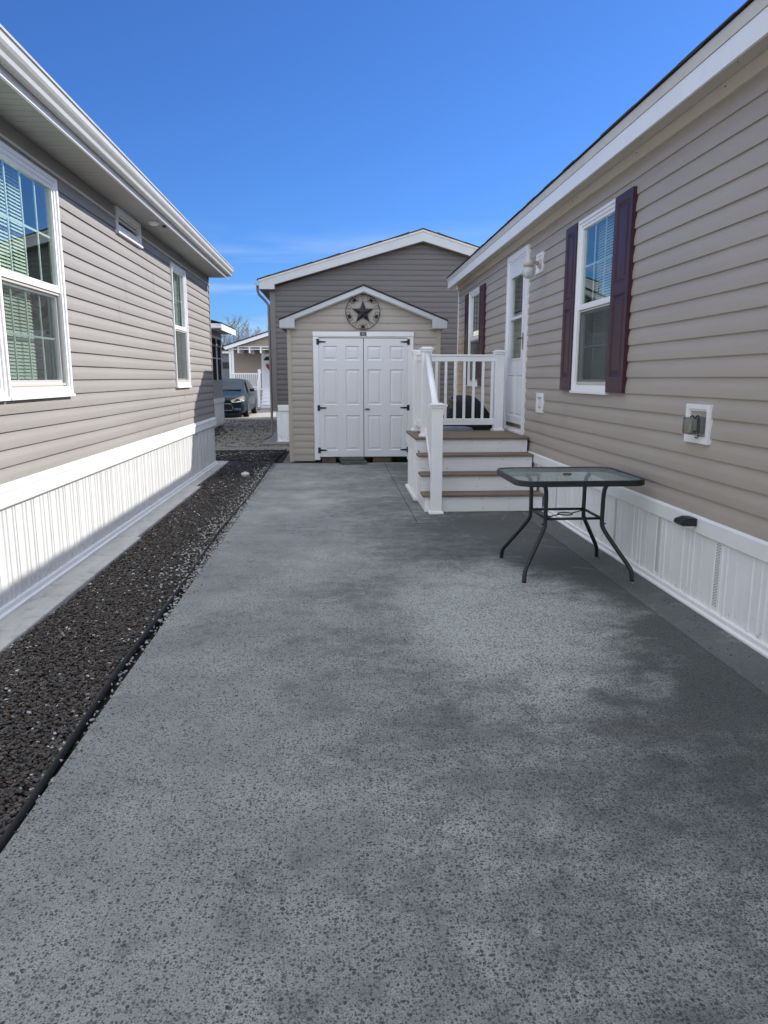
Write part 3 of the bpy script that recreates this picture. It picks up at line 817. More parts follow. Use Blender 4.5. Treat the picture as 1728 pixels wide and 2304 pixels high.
# light trim bead under the soffit, dark shaded starter above
mb = MB(); mb.box(XL + .002, XL + .026, -7, YE, 3.035, 3.052)
mb.build('trim_bead', 'cream', H)
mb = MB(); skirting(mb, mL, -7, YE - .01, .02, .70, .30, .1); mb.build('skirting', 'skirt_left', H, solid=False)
for (a, b_) in ((-7, 2.4), (2.402, 5.76), (5.762, 6.855), (6.857, 10.136), (10.138, YE + .02)):
    mb = MB(); mb.extr([(XL - .02, .672), (XL + .030, .672), (XL + .038, .684), (XL + .038, .775), (XL + .045, .780), (XL + .045, .798), (XL + .020, .826), (XL - .02, .826)], a, b_); mb.build('skirting_cap', 'white', H, bevel=.002)
mb = MB(); mb.extr([(XL - .02, -.002), (XL + .045, -.002), (XL + .045, .012), (XL + .030, .020), (XL + .030, .050), (XL - .02, .058)], -7, YE + .02); mb.build('bottom_track', 'white', H, bevel=.002)
# eaves
mb = MB()
ns = 0
yk = -7.0
while yk < YE + .02:      # grooved soffit boards run across
    mb.box(XL - .02, -1.862, yk + .004, min(yk + .098, YE + .03), 3.168, 3.182); yk += .1
mb.box(XL - .02, -1.862, -7, YE + .03, 3.1825, 3.19)
mb.build('soffit', 'soffit', H)
mb = MB(); mb.box(-1.862, -1.842, -7, YE + .05, 3.146, 3.315); mb.build('fascia', 'white', H, bevel=.002)
mb = MB()
gp = [(-1.838, 3.300), (-1.838, 3.200), (-1.828, 3.192), (-1.790, 3.192), (-1.782, 3.200), (-1.776, 3.225), (-1.758, 3.245), (-1.748, 3.262), (-1.748, 3.300), (-1.738, 3.304), (-1.738, 3.318), (-1.762, 3.318), (-1.762, 3.306), (-1.756, 3.300), (-1.758, 3.270), (-1.786, 3.232), (-1.790, 3.204), (-1.828, 3.204), (-1.828, 3.300)]
mb.extr(gp, -7, YE + .06); mb.build('gutter', 'gutter', H)
mb = MB(); mb.extr([gp[0]] + gp[1:9] , YE + .058, YE + .064); mb.build('gutter_end_cap', 'gutter', H)
mb = MB()
mb.extr([(XL - 4.2, 4.42), (-1.825, 3.335), (-1.825, 3.315), (XL - 4.2, 4.39)], -7.3, YE + .16)
mb.extr([(XL - 4.2, 4.42), (XL - 8.6, 3.32), (XL - 8.6, 3.30), (XL - 4.2, 4.39)], -7.3, YE + .16)
mb.build('roof', 'shingle', H)
mb = MB(); mb.extr([(XL - 8, 3.19), (XL, 3.19), (XL - 4.2, 4.36)], YE - .03, YE - .005); mb.build('gable', 'siding_left', H)
# small louvre/eyeball light in the soffit
mb = MB(); mb.lathe([(.06, 0), (.06, -.012), (.045, -.03), (.03, -.036)], (-1.98, 8.42, 3.167), n=20); mb.build('soffit_light', 'white', H)
mb = MB(); mb.box(-1.93, -1.90, 8.60, 8.66, 3.15, 3.167); mb.build('vent_hole', 'black', H)
window(H, mL, 4.93, 6.085, 1.375, 3.0, vm=2.178, cols=4, rows=2, mesh='screen_light', blind=(5.0, 5.70), label='wide window with white blinds covering its left part')
window(H, mL, 3.77, 4.90, 1.375, 3.0, vm=2.178, cols=4, rows=2, mesh='screen_light', blind=(3.85, 4.85), label='window at the left edge of the frame, blinds down')
window(H, mL, 7.645, 8.53, 2.93, 3.163, cols=1, rows=1, label='small slit window tucked under the soffit')
window(H, mL, 9.975, 10.87, 1.385, 2.985, vm=2.178, cols=3, rows=2, blind=(10.05, 10.8), vert=True, label='narrow window near the far corner of the house')

# ================================================================== RIGHT HOUSE
XR = 2.36; mR = map_right(XR)
H = thing('house', (XR + 4, 4, 0), 'taupe sided house at right with burgundy shutters and white door', 'house')
YR = 14.30
openR = [(6.23, 7.16, 1.395, 2.955), (12.07, 13.05, 1.395, 2.955), (9.06, 10.10, .78, 3.07)]
mb = MB(); siding(mb, mR, .612, 3.165, -7, YR - .02, openR, c=.1275, amp=.9, seed=5)
siding_obj('siding_wall', 'siding_right', H, mb)
mb = MB(); mb.box(XR + .02, XR + 8, YR - .03, YR - .004, .05, 3.2); mb.box(XR + .02, XR + 8, -7, -6.97, .05, 3.2)
mb.face([(XR + .9, -7, 0), (XR + .9, YR - .03, 0), (XR + .9, YR - .03, 3.2), (XR + .9, -7, 3.2)])
mb.build('end_wall', 'siding_right', H, solid=False)
mb = MB(); mb.box(XR - .022, XR + .06, YR - .03, YR + .02, .60, 3.16); mb.build('corner_post', 'white', H, bevel=.003)
mb = MB(); skirting(mb, mR, -7, YR, .03, .53, .42, .64, amp=.7); mb.build('skirting', 'skirt', H, solid=False)
vs_ = MB()
k = 0
u = .64 - .42 * 18
while u < YR:
    if int(round((u - .64) / .42)) % 2 == 0:
        for cc_ in (.205, .222, .239):
            for r_ in range(22):
                z = .085 + r_ * .0185 + (.009 if cc_ == .222 else 0)
                vs_.box(u + cc_ - .0045, u + cc_ + .0045, z, z + .008, .0055, .0085, mR)
    u += .42
vs_.build('skirting_vent_slots', paint('slot_grey', (.33, .33, .34), .6), H)
for (a, b_) in ((-7, 1.85), (1.853, 5.495), (5.498, 9.14), (9.143, YR + .02)):
    mb = MB(); mb.extr([(XR + .02, .500), (XR - .024, .500), (XR - .030, .506), (XR - .030, .598), (XR - .022, .614), (XR + .02, .618)], a, b_); mb.build('skirting_cap', 'white', H, bevel=.002)
for (a, b_) in ((-7, 5.30), (5.303, 8.9), (8.903, YR + .02)):
    mb = MB(); mb.extr([(XR + .02, -.003), (XR - .045, -.003), (XR - .045, .010), (XR - .036, .016), (XR - .028, .020), (XR - .028, .046), (XR + .02, .052)], a, b_); mb.build('bottom_track', 'white', H, bevel=.002)
# eaves
mb = MB(); mb.box(XR - .030, XR + .01, -7, YR + .05, 3.155, 3.240); mb.build('frieze_board', 'cream', H, bevel=.002)
mb = MB(); mb.box(2.168, XR + .01, -7, YR + .09, 3.242, 3.256); mb.build('soffit', 'cream', H)
mb = MB(); mb.box(2.148, 2.168, -7, YR + .10, 3.186, 3.312); mb.box(2.168, XR + .01, YR + .085, YR + .10, 3.186, 3.24); mb.build('fascia', 'white', H, bevel=.002)
mb = MB(); mb.extr([(2.142, 3.314), (2.150, 3.314), (2.150, 3.384), (2.134, 3.384), (2.134, 3.374)], -7, YR + .11); mb.build('drip_edge', 'cream', H)
mb = MB()
y_ = -7.0; rr = random.Random(4)
while y_ < YR + .1:      # shingle tabs give the ragged roof edge
    l = rr.uniform(.30, .34)
    mb.extr([(XR + 4.0, 4.62), (2.120 - rr.uniform(0, .008), 3.388 + rr.uniform(0, .003)), (2.120, 3.400 + rr.uniform(0, .008)), (XR + 4.0, 4.65)], y_, min(y_ + l - .003, YR + .14)); y_ += l
mb.extr([(XR + 4.0, 4.65), (XR + 8.4, 3.30), (XR + 8.4, 3.27), (XR + 4.0, 4.61)], -7.3, YR + .14)
mb.build('roof', 'shingle', H)
mb = MB(); mb.extr([(XR, 3.19), (XR + 8, 3.19), (XR + 4.0, 4.58)], YR - .03, YR - .005); mb.build('gable', 'siding_right', H)
# screws along fascia / frieze
mb = MB()
for yy in (1.6, 2.9, 4.3, 5.6, 7.0, 7.15, 8.6, 10.2, 11.9, 13.4):
    mb = MB(); mb.lathe([(.004, 0), (.004, -.003)], (XR - .10, yy, 3.2415), n=8); mb.build('nail_head', 'black', H)
    mb = MB(); mb.lathe([(.004, 0), (.004, -.004)], (XR - .031, yy + .25, 3.21), 'x', n=8); mb.build('nail_head', 'black', H)
window(H, mR, 6.21, 7.18, 1.375, 2.972, vm=2.17, cols=3, rows=2, blind=(6.27, 6.95), label='nearer window, between the wide burgundy shutters')
window(H, mR, 12.05, 13.07, 1.375, 2.968, vm=2.17, cols=3, rows=2, blind=(12.2, 12.9), label='farther window, behind the porch railing')
def shutter(u0, u1, v0, v1, label=None):
    s = MB(); st = .055
    vmid = v0 + (v1 - v0) * .535
    rects = [(u0 + st, u1 - st, v0 + .13, vmid - .045), (u0 + st, u1 - st, vmid + .045, v1 - .06)]
    slab_door(s, mR, u0, u1, v0, v1, rects, .046, .010)
    for (a, b_) in ((u0 + .02, v0 + .10), (u0 + .02, vmid), (u0 + .02, v1 - .08), (u1 - .02, v0 + .10), (u1 - .02, vmid), (u1 - .02, v1 - .08)):
        s.box(a - .004, a + .004, b_ - .004, b_ + .004, .046, .049, mR)
    return s.build('shutter', 'shutter', H, bevel=.0015, seg=1, solid=False)
shutter(5.835, 6.205, 1.375, 2.965); shutter(7.185, 7.515, 1.375, 2.965)
shutter(11.65, 12.045, 1.375, 2.96); shutter(13.075, 13.40, 1.375, 2.96)
# entrance: storm door
mb = MB()
mb.ring(mR, 9.03, 10.13, .785, 3.095, .075, -.02, .040, tb=.03)
mb.ring(mR, 9.105, 10.055, .815, 3.02, .022, -.02, .028, tb=.02)
dr = mb.build('entrance_door', 'white_clean', H, bevel=.003)
A, B = 9.13, 10.03
mb = MB()
pr = [(9.22, 9.55, 1.0, 1.535), (9.61, 9.94, 1.0, 1.535), (9.28, 9.90, 1.75, 2.80)]
holed(mb, mR, A, B, .84, 3.0, pr, .018)
for r_ in pr[:2]: panel_in(mb, mR, r_, .018, .010, .014, .026, .008)
r_ = pr[2]
for (a, b_) in (((r_[0], r_[2]), (r_[1], r_[2])), ((r_[1], r_[2]), (r_[1], r_[3])), ((r_[1], r_[3]), (r_[0], r_[3])), ((r_[0], r_[3]), (r_[0], r_[2]))):
    mb.face([mR(a[0], a[1], .018), mR(b_[0], b_[1], .018), mR(b_[0], b_[1], -.03), mR(a[0], a[1], -.03)])
mb.ring(mR, 9.262, 9.918, 1.732, 2.818, .02, .018, .026)
mb.box(9.28, 9.90, 2.255, 2.29, .0, .024, mR)
mb.build('door_leaf', 'door_white', dr, solid=False)
mb = MB(); mb.face([mR(9.28, 1.75, .004), mR(9.90, 1.75, .004), mR(9.90, 2.80, .004), mR(9.28, 2.80, .004)]); mb.build('door_glass', 'glass_clear', dr, solid=False)
mb = MB(); mb.face([mR(9.2, 1.7, -.08), mR(9.98, 1.7, -.08), mR(9.98, 2.9, -.08), mR(9.2, 2.9, -.08)]); mb.build('inner_door', paint('inner_door_dark', (.07, .08, .085), .5), dr, solid=False)
mb = MB(); mb.box(9.155, 9.99, .855, .905, .018, .021, mR); mb.build('kick_plate', 'gold', dr)
mb = MB(); mb.box(9.165, 9.195, 1.85, 2.06, .028, .036, mR); mb.build('lock_plate', 'brass', dr, bevel=.002)
mb = MB(); mb.tube([mR(9.18, 1.99, .03), mR(9.18, 1.99, .075), mR(9.21, 1.985, .082), mR(9.29, 1.975, .078)], .008, 8); mb.build('handle', 'black', dr)
# mount block with dryer style vent and weatherproof socket box
mb = MB(); mb.ring(mR, 8.195, 8.465, 1.10, 1.325, .05, .0, .030); mb.box(8.245, 8.415, 1.15, 1.275, 0, .012, mR); bx = mb.build('vent_block', 'white', H, bevel=.003)
mb = MB(); mb.box(8.265, 8.36, 1.165, 1.26, .012, .026, mR); mb.build('vent_flap', 'white_plastic', bx, bevel=.003)
mb = MB(); mb.ring(mR, 4.425, 4.735, 1.08, 1.33, .032, .0, .034); mb.ring(mR, 4.457, 4.703, 1.112, 1.298, .012, 0, .026); mb.box(4.469, 4.691, 1.124, 1.286, 0, .010, mR); bx = mb.build('socket_block', 'white', H, bevel=.003)
mb = MB(); mb.box(4.500, 4.600, 1.150, 1.250, .010, .045, mR); mb.build('socket_box', paint('socket_grey', (.17, .18, .17), .5), bx, bevel=.004)
mb = MB(); mb.box(4.495, 4.605, 1.140, 1.250, .046, .118, mR); mb.build('socket_cover', 'bubble', bx, bevel=.016, seg=4)
mb = MB(); mb.box(4.535, 4.575, 1.165, 1.235, .050, .066, mR); mb.box(4.53, 4.58, 1.175, 1.225, .085, .10, mR); mb.build('socket_face', 'white_plastic', bx, bevel=.003)
mb = MB(); mb.tube([mR(4.51, 1.252, .05), mR(4.51, 1.262, .062), mR(4.51, 1.252, .075)], .005, 6); mb.build('socket_hinge', 'black', bx)
mb = MB(); mb.tube([mR(4.51, 1.252, .085), mR(4.51, 1.262, .097), mR(4.51, 1.252, .11)], .005, 6); mb.build('socket_hinge', 'black', bx)
mb = MB(); mb.tube([mR(4.5, 1.14, .05), mR(4.5, 1.12, .06), mR(4.505, 1.125, .075)], .004, 6); mb.build('socket_latch', 'black', bx)
# caulk-like rings left on cap
# globe lamp
LY, LZ, LX = 8.25, 2.655, 2.13
t = thing('wall_lamp', (XR, 8.56, 2.8), 'white globe porch lamp on the wall beside the white door', 'wall lamp')
mb = MB(); mb.ring(mR, 8.43, 8.70, 2.69, 2.91, .03, 0, .028); mb.box(8.46, 8.67, 2.72, 2.88, 0, .014, mR); mb.build('mount_block', 'white', t, bevel=.003)
mb = MB(); mb.lathe([(.055, 0), (.055, -.02), (.04, -.035), (.0, -.036)], (XR - .014, 8.53, 2.79), 'x', n=20)
mb.tube([(XR - .04, 8.53, 2.79), (XR - .10, 8.47, 2.795), (LX + .02, 8.28, 2.775)], .022, 12)
mb.lathe([(.045, -.03), (.058, -.028), (.058, .03), (.05, .036), (0, .037)], (LX, LY, 2.745), n=24); mb.build('arm', 'lamp_metal', t)
mb = MB(); pr_ = []
for k in range(15):
    a = -math.pi / 2 + (math.pi * .92) * k / 14
    pr_.append((max(.070 * math.cos(a) + (.0012 if k % 2 else -.0008), .001), .070 * math.sin(a)))
mb.lathe(pr_, (LX, LY, LZ), n=28); mb.build('globe', 'globe', t)
# solar step lights on the cap of the skirting
def solar(yc, label):
    t = thing('solar_light', (XR - .03, yc, .56), label, 'solar light', 'solar lights on the skirting')
    mb = MB()
    X0 = XR - .031
    mb.extr([(X0, .598), (X0 - .055, .600), (X0 - .105, .583), (X0 - .112, .560), (X0 - .095, .548), (X0, .545)], yc - .055, yc + .055)
    mb.build('housing', 'black', t, bevel=.008, seg=3)
    mb = MB(); mb.extr([(X0 - .01, .5445), (X0 - .09, .547), (X0 - .075, .536), (X0 - .01, .533)], yc - .045, yc + .045); mb.build('lens', 'white_plastic', t, bevel=.003)
solar(4.52, 'black solar light on the skirting nearest the camera, below the socket')
solar(8.60, 'black solar light on the skirting beside the steps')

# ================================================================== SHED
YS = 12.95; mS = map_front(YS)
S = thing('shed', (.47, YS + 1.5, 0), 'tan vinyl garden shed with white double doors and gabled roof', 'shed')
WL, WR = -.86, 1.80
APX, APZ = .46, 3.06
sl_ = (3.03 - 2.455) / (APX + .99)
def rz(x): return 3.03 - abs(x - APX) * sl_
def lims(z):
    if z < 2.33: return (WL + .05, WR - .05)
    h = (3.0 - z) / sl_
    return (max(WL, APX - h), min(WR, APX + h))
mb = MB(); siding(mb, mS, .03, 2.96, WL, WR, [(-.425, 1.335, -.1, 2.285)], c=.1205, lim=lims, amp=.75)
siding_obj('siding_wall', 'siding_shed', S, mb)
mb = MB(); siding(mb, map_left(WR), .03, 2.33, YS + .02, YS + 2.4, c=.1205); siding_obj('side_wall', 'siding_shed', S, mb)
mb = MB(); siding(mb, map_right(WL), .03, 2.33, YS + .02, YS + 2.4, c=.1205); siding_obj('side_wall', 'siding_shed', S, mb)
mb = MB(); mb.box(WL + .01, WR - .01, YS + .35, YS + 2.4, .1, 2.35)
mb.extr([(WL, 2.35), (WR, 2.35), (APX, 2.93)], YS + .01, YS + 2.4); mb.build('core', 'dark', S)
mb = MB()
for x0, x1 in ((WL - .015, WL + .055), (WR - .055, WR + .015)): mb.box(x0, x1, YS - .022, YS + .05, .02, 2.33)
mb.box(-.445, -.425, YS - .02, YS + .01, .03, 2.29); mb.box(1.335, 1.355, YS - .02, YS + .01, .03, 2.29); mb.box(-.445, 1.355, YS - .02, YS + .01, 2.29, 2.305)
mb.build('corner_trim', 'trim_shed', S, bevel=.003)
# rake boards with box returns
mb = MB(); t_ = .078; yf0, yf1 = YS - .13, YS - .105
for sgn in (-1, 1):
    e_ = APX + sgn * 1.45; r_ = APX + sgn * 1.19
    mb.extr([(APX, 3.045), (e_, 3.045 - 1.45 * sl_), (e_, 2.345), (r_ + sgn * .0, 2.345), (r_, 3.045 - 1.19 * sl_ - t_), (APX, 3.045 - t_ - .01)], yf0, yf1)
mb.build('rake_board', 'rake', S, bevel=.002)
mb = MB()
for sgn in (-1, 1):
    e_ = APX + sgn * 1.45; r_ = APX + sgn * 1.17
    mb.box(min(e_ - sgn * .002, r_), max(e_ - sgn * .002, r_), YS - .104, YS + .0, 2.335, 2.347)
    mb.extr([(APX, 3.045 - t_ - .012), (APX + sgn * 1.19, 3.045 - 1.19 * sl_ - t_ - .002), (APX + sgn * 1.19, 3.045 - 1.19 * sl_ - t_ - .014), (APX, 3.045 - t_ - .024)], YS - .104, YS - .012)
    mb.box(min(e_ - sgn * .001, e_ - sgn * .016), max(e_ - sgn * .001, e_ - sgn * .016), YS - .104, YS + 2.5, 2.345, 2.44)
mb.build('soffit', 'cream', S)
mb = MB()
for sgn in (-1, 1):
    mb.extr([(APX, 3.075), (APX + sgn * 1.465, 3.072 - 1.465 * sl_), (APX + sgn * 1.465, 3.054 - 1.465 * sl_), (APX, 3.050)], YS - .145, YS + 2.5)
mb.build('roof', 'shingle', S)
# door surround and two six panel leaves
mb = MB(); mb.box(-.425, -.33, YS - .030, YS + .05, .05, 2.19); mb.box(1.235, 1.335, YS - .030, YS + .05, .05, 2.19)
mb.box(-.425, 1.335, YS - .030, YS + .05, 2.19, 2.21); mb.box(-.43, 1.34, YS - .040, YS + .05, 2.212, 2.288)
mb.build('door_frame', 'white', S, bevel=.003)
def leaf(u0, u1, cols_):
    mb = MB(); rects = []
    for (a, b_) in cols_:
        for (v0, v1) in ((1.80, 2.05), (1.025, 1.645), (.22, .845)): rects.append((a, b_, v0, v1))
    slab_door(mb, mS, u0, u1, .105, 2.178, rects, .024, -.01)
    return mb.build('door', 'door_white', S, solid=False)
dl = leaf(-.328, .449, [(-.252, -.002), (.138, .388)]); dl['label'] = 'left leaf of the white double door'
drt = leaf(.461, 1.232, [(.525, .775), (.918, 1.165)]); drt['label'] = 'right leaf of the white double door, with turn latch'
mb = MB(); mb.box(-.328, 1.232, YS - .005, YS + .02, .10, 2.18); mb.build('door_gap_backing', 'black', S)
def hinge(parent, z, side):
    mb = MB(); x = -.345 if side < 0 else 1.25
    s_ = 1 if side < 0 else -1
    mb.box(x - .020, x + .020, YS - .040, YS - .031, z - .05, z + .05)
    mb.tube([(x + s_ * .020, YS - .038, z - .045), (x + s_ * .020, YS - .038, z + .045)], .007, 8)
    mb.extr([(x + s_ * .02, z + .018), (x + s_ * .02, z - .018), (x + s_ * .12, z - .012), (x + s_ * .145, z - .006), (x + s_ * .145, z + .006), (x + s_ * .12, z + .010)], YS - .033, YS - .0255)
    mb.build('hinge', 'black', parent)
for z in (2.108, .965, .215): hinge(dl, z + .01, -1); hinge(drt, z + .012, 1)
mb = MB(); mb.extr([(.465, .945), (.50, .935), (.53, .935), (.575, .952), (.53, .966), (.50, .966)], YS - .040, YS - .026); mb.build('turn_latch', 'black', drt)
mb = MB(); mb.lathe([(.009, 0), (.009, -.006), (.0, -.007)], (.515, YS - .040, .951), 'y', n=12); mb.build('latch_pin', 'chrome', drt)
mb = MB(); mb.box(.393, .506, YS - .046, YS - .041, 2.222, 2.282); pq = mb.build('maker_plate', 'black', S)
mb = MB()
pts = [(.405 + .09 * q / 8, YS - .047, 2.248 + .022 * math.sin(math.pi * q / 8)) for q in range(9)]
mb.tube(pts, .0022, 5); mb.box(.425, .475, YS - .0475, YS - .0462, 2.240, 2.246); mb.box(.435, .465, YS - .0475, YS - .0462, 2.249, 2.256); mb.build('plate_mark', 'lamp_metal', pq)
mb = MB()
for (a, b_) in ((-.3, -.05), (.62, .95)):
    mb = MB(); mb.box(a, b_, YS + .02, YS + .12, 0.0, .095); mb.build('floor_skid', 'wood', S)
mb = MB()
for (x, z) in ((-.24, 2.68), (-.28, 2.62), (.0, 2.74), (-.40, 2.42), (.88, 2.42), (.72, 2.71), (.78, 2.665), (.96, 2.66)):
    mb = MB(); mb.lathe([(.005, 0), (.005, -.004)], (x, YS - .0145, z), 'y', n=8); mb.build('nail_head', 'black', S)
# pavers used as a step
t = thing('paver_step', (.26, 12.8, 0), 'two stacked grey concrete pavers as a step below the shed doors', 'step')
mb = MB(); mb.box(.035, .495, 12.60, 12.98, .002, .048); mb.build('lower_paver', 'paver', t, bevel=.006)
mb = MB(); mb.box(.015, .455, 12.71, 13.02, .049, .094); mb.build('upper_paver', 'paver', t, bevel=.006)

# star ornament
SY = YS - .045
t = thing('star_ornament', (.447, SY, 2.622), 'round rusty metal star ornament hung on the shed gable', 'star ornament')
def star(mb, cx_, cz_, ro, ri, dep, rot=0.0):
    c0 = (cx_, SY - dep, cz_); P = []
    for k in range(10):
        a = math.pi / 2 + rot + k * math.pi / 5; r_ = ro if k % 2 == 0 else ri
        P.append((cx_ + r_ * math.cos(a), SY, cz_ + r_ * math.sin(a)))
    for k in range(10): mb.face([c0, P[k], P[(k + 1) % 10]])
mb = MB(); star(mb, .447, 2.615, .205, .080, .05); mb.build('large_star', 'rust_star', t, solid=False)
CX, CZ = .447, 2.622
mb = MB(); ring_ = [(CX + .297 * math.cos(a), SY, CZ + .297 * math.sin(a)) for a in [2 * math.pi * k / 64 for k in range(64)]]
mb.tube(ring_, .0055, 8, closed=True); mb.build('outer_ring', 'rust_star', t)
for k in range(5):
    a = -math.pi / 2 + k * 2 * math.pi / 5
    mb = MB(); star(mb, CX + .245 * math.cos(a), CZ + .245 * math.sin(a), .052, .021, .02, rot=(k * .3)); mb.build('small_star', 'rust_star', t, solid=False)
for k in range(15):
    if k % 3 == 0 and False: continue
    a = -math.pi / 2 + (k + .5) * 2 * math.pi / 15
    mb = MB(); cx_, cz_ = CX + .252 * math.cos(a), CZ + .252 * math.sin(a)
    pts = [(cx_ + (.040 * math.cos(b_)) * math.cos(a) - (.026 * math.sin(b_)) * math.sin(a), SY, cz_ + (.040 * math.cos(b_)) * math.sin(a) + (.026 * math.sin(b_)) * math.cos(a)) for b_ in [2 * math.pi * j / 20 for j in range(20)]]
    mb.tube(pts, .0034, 6, closed=True); mb.build('wire_loop', 'rust_star', t)

# ================================================================== GABLED HOUSE BEHIND THE SHED
YB = 19.0; mB = map_front(YB)
H = thing('house', (1.93, YB + 5, 0), 'brown grey gabled house behind the shed with white rake boards', 'house')
bsl = .300; BA = 2.163
def limb(z):
    h = (4.853 - z) / bsl
    return (max(-1.565, BA - h), min(6.0, BA + h))
mb = MB(); siding(mb, mB, .807, 4.853, -1.565, 6.0, c=.130, lim=limb)
siding_obj('siding_wall', 'siding_gable', H, mb)
mb = MB(); siding(mb, map_right(-1.676), .807, 3.68, YB + .02, 29, c=.130); siding_obj('side_wall', 'siding_gable', H, mb)
mb = MB(); mb.box(-1.688, -1.56, YB - .025, YB + .06, .652, 3.69); mb.build('corner_post', 'trim_gable', H, bevel=.004)
mb = MB(); skirting(mb, mB, -1.59, 6.0, -.12, .72, .33, .02); skirting(mb, map_right(-1.60), YB + .02, 29, -.12, .72, .33, .02); mb.build('skirting', 'skirt', H, solid=False)
mb = MB(); mb.box(-1.56, 6.0, YB - .035, YB, .656, .810); mb.box(-1.71, -1.65, YB + .03, 29, .656, .810); mb.build('skirting_cap', 'white', H, bevel=.003)
mb = MB(); mb.box(-1.61, 6.0, YB - .04, YB, -.143, -.118); mb.build('bottom_track', 'white', H)
mb = MB(); mb.box(-1.96, 6.2, 18.5, 29, -.32, -.145); mb.build('foundation', 'foundation', H, bevel=.01)
# rake
YF = 18.78
mb = MB()
EB = -1.933
zt = lambda x: 5.104 - abs(x - BA) * bsl
mb.extr([(BA, zt(BA)), (EB, zt(EB)), (EB, zt(EB) - .205), (-1.548, zt(EB) - .205), (-1.548, zt(-1.548) - .205), (BA, zt(BA) - .25)], YF, YF + .02)
mb.extr([(BA, zt(BA)), (6.3, zt(6.3)), (6.3, zt(6.3) - .20), (BA, zt(BA) - .25)], YF, YF + .02)
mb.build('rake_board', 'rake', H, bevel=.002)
mb = MB()
mb.extr([(BA, zt(BA) + .022), (EB - .02, zt(EB) + .016), (EB - .02, zt(EB) - .028), (BA, zt(BA) - .026)], YF - .014, YF - .001)
mb.extr([(BA, zt(BA) + .022), (6.3, zt(6.3) + .016), (6.3, zt(6.3) - .028), (BA, zt(BA) - .026)], YF - .014, YF - .001)
mb.build('drip_edge', 'cream', H)
mb = MB()
mb.extr([(BA, zt(BA) - .251), (-1.548, zt(-1.548) - .187), (-1.548, zt(-1.548) - .20), (BA, zt(BA) - .265)], YF + .02, YB - .017)
mb.extr([(BA, zt(BA) - .251), (6.0, zt(6.0) - .20), (6.0, zt(6.0) - .215), (BA, zt(BA) - .265)], YF + .02, YB - .017)
mb.box(EB, -1.548, YF + .02, 29, zt(EB) - .209, zt(EB) - .195)
mb.box(-1.565, -1.53, YB - .05, YB - .017, zt(EB) - .23, zt(EB) - .08)
mb.build('soffit', paint('dark_soffit', (.20, .17, .14), .7, .5, 25), H)
mb = MB(); rr = random.Random(8)
for sgn, end in ((-1, EB - .045), (1, 6.35)):
    x = BA
    n_ = 12
    for k in range(n_):
        xa = BA + (end - BA) * k / n_; xb = BA + (end - BA) * (k + 1) / n_
        j = rr.uniform(0, .012)
        mb.extr([(xa, zt(xa) + .052 + j), (xb, zt(xb) + .046 + j * .4), (xb, zt(xb) + .020), (xa, zt(xa) + .022)], YF - .02 - j, YF + 10.2)
mb.build('roof', 'shingle', H)
mb = MB()
gx, gz = EB - .005, zt(EB) - .02
mb.extr([(gx, gz), (gx, gz - .10), (gx - .06, gz - .10), (gx - .085, gz - .05), (gx - .125, gz - .02), (gx - .125, gz), (gx - .11, gz), (gx - .08, gz - .04), (gx - .055, gz - .09), (gx - .012, gz - .09), (gx - .012, gz)], YF - .01, YB + 10); mb.build('gutter', 'gutter', H)
mb = MB(); gz2 = gz - .10
mb.tube([(gx - .04, YF + .10, gz2), (gx - .04, YF + .10, gz2 - .10), (gx - .01, YF + .12, gz2 - .20), (gx + .13, YB + .02, gz2 - .34), (-1.727, YB + .03, gz2 - .45), (-1.724, YB + .03, 2.2), (-1.722, YB + .03, .07), (-1.76, YB + .02, .0), (-1.93, YB - .02, -.07)], .033, 10)
mb.build('downspout', paint('grey_downspout', (.15, .145, .132), .45), H)

# ================================================================== PORCH STEPS
X0 = .965
PS = thing('porch_steps', (1.65, 9.2, 0), 'white porch steps with brown treads and railed landing before the door', 'porch steps')
tops = [.20, .40, .60, .785]; fr = [7.99, 8.24, 8.49, 8.735]
XE = 2.318
for k in range(4):
    z1 = tops[k] - .028; z0 = (0.002 if k == 0 else tops[k - 1])
    mb = MB(); mb.box(X0, XE, fr[k], fr[k] + .022, z0, z1); mb.build('riser', 'white', PS, bevel=.002)
for k in range(3):
    mb = MB(); mb.box(X0 - .022, XE + .012, fr[k] - .03, fr[k] + .105, tops[k] - .027, tops[k]); mb.box(X0 - .022, XE + .012, fr[k] + .110, fr[k + 1] - .001, tops[k] - .027, tops[k] - .0005); mb.build('tread', 'deck', PS, bevel=.004)
mb = MB(); y_ = fr[3] - .03
while y_ < 9.93:
    mb.box(X0 - .035, XE + .01, y_, min(y_ + .137, 9.93), .757, .785); y_ += .142
mb.build('deck_boards', 'deck', PS, bevel=.004)
mb = MB()
for k in range(3): mb.box(X0 + .001, X0 + .02, fr[k] + .022, fr[k + 1] + (.02 if k == 2 else .0), .004, tops[k] - .03)
mb.build('stringer', 'white', PS, bevel=.002)
mb = MB(); mb.box(X0 - .030, X0 + .0, fr[3] + .0, 9.92, .625, .752); mb.build('side_band', 'white', PS, bevel=.004)
mb = MB(); skirting(mb, map_right(X0), fr[3] + .02, 9.9, .045, .625, .21, .08); mb.build('side_skirting', 'skirt', PS, solid=False)
mb = MB(); mb.box(X0 - .045, X0, fr[3] + .01, 9.92, .004, .045); mb.build('bottom_track', 'white', PS, bevel=.003)
mb = MB(); mb.box(X0 - .02, X0 + .02, fr[3] + .0, fr[3] + .02, .004, .625); mb.build('corner_trim', 'white', PS)
mb = MB(); mb.box(X0 + .03, XE - .01, fr[3] + .03, 9.91, .01, .755); mb.build('under_frame', 'dark', PS)
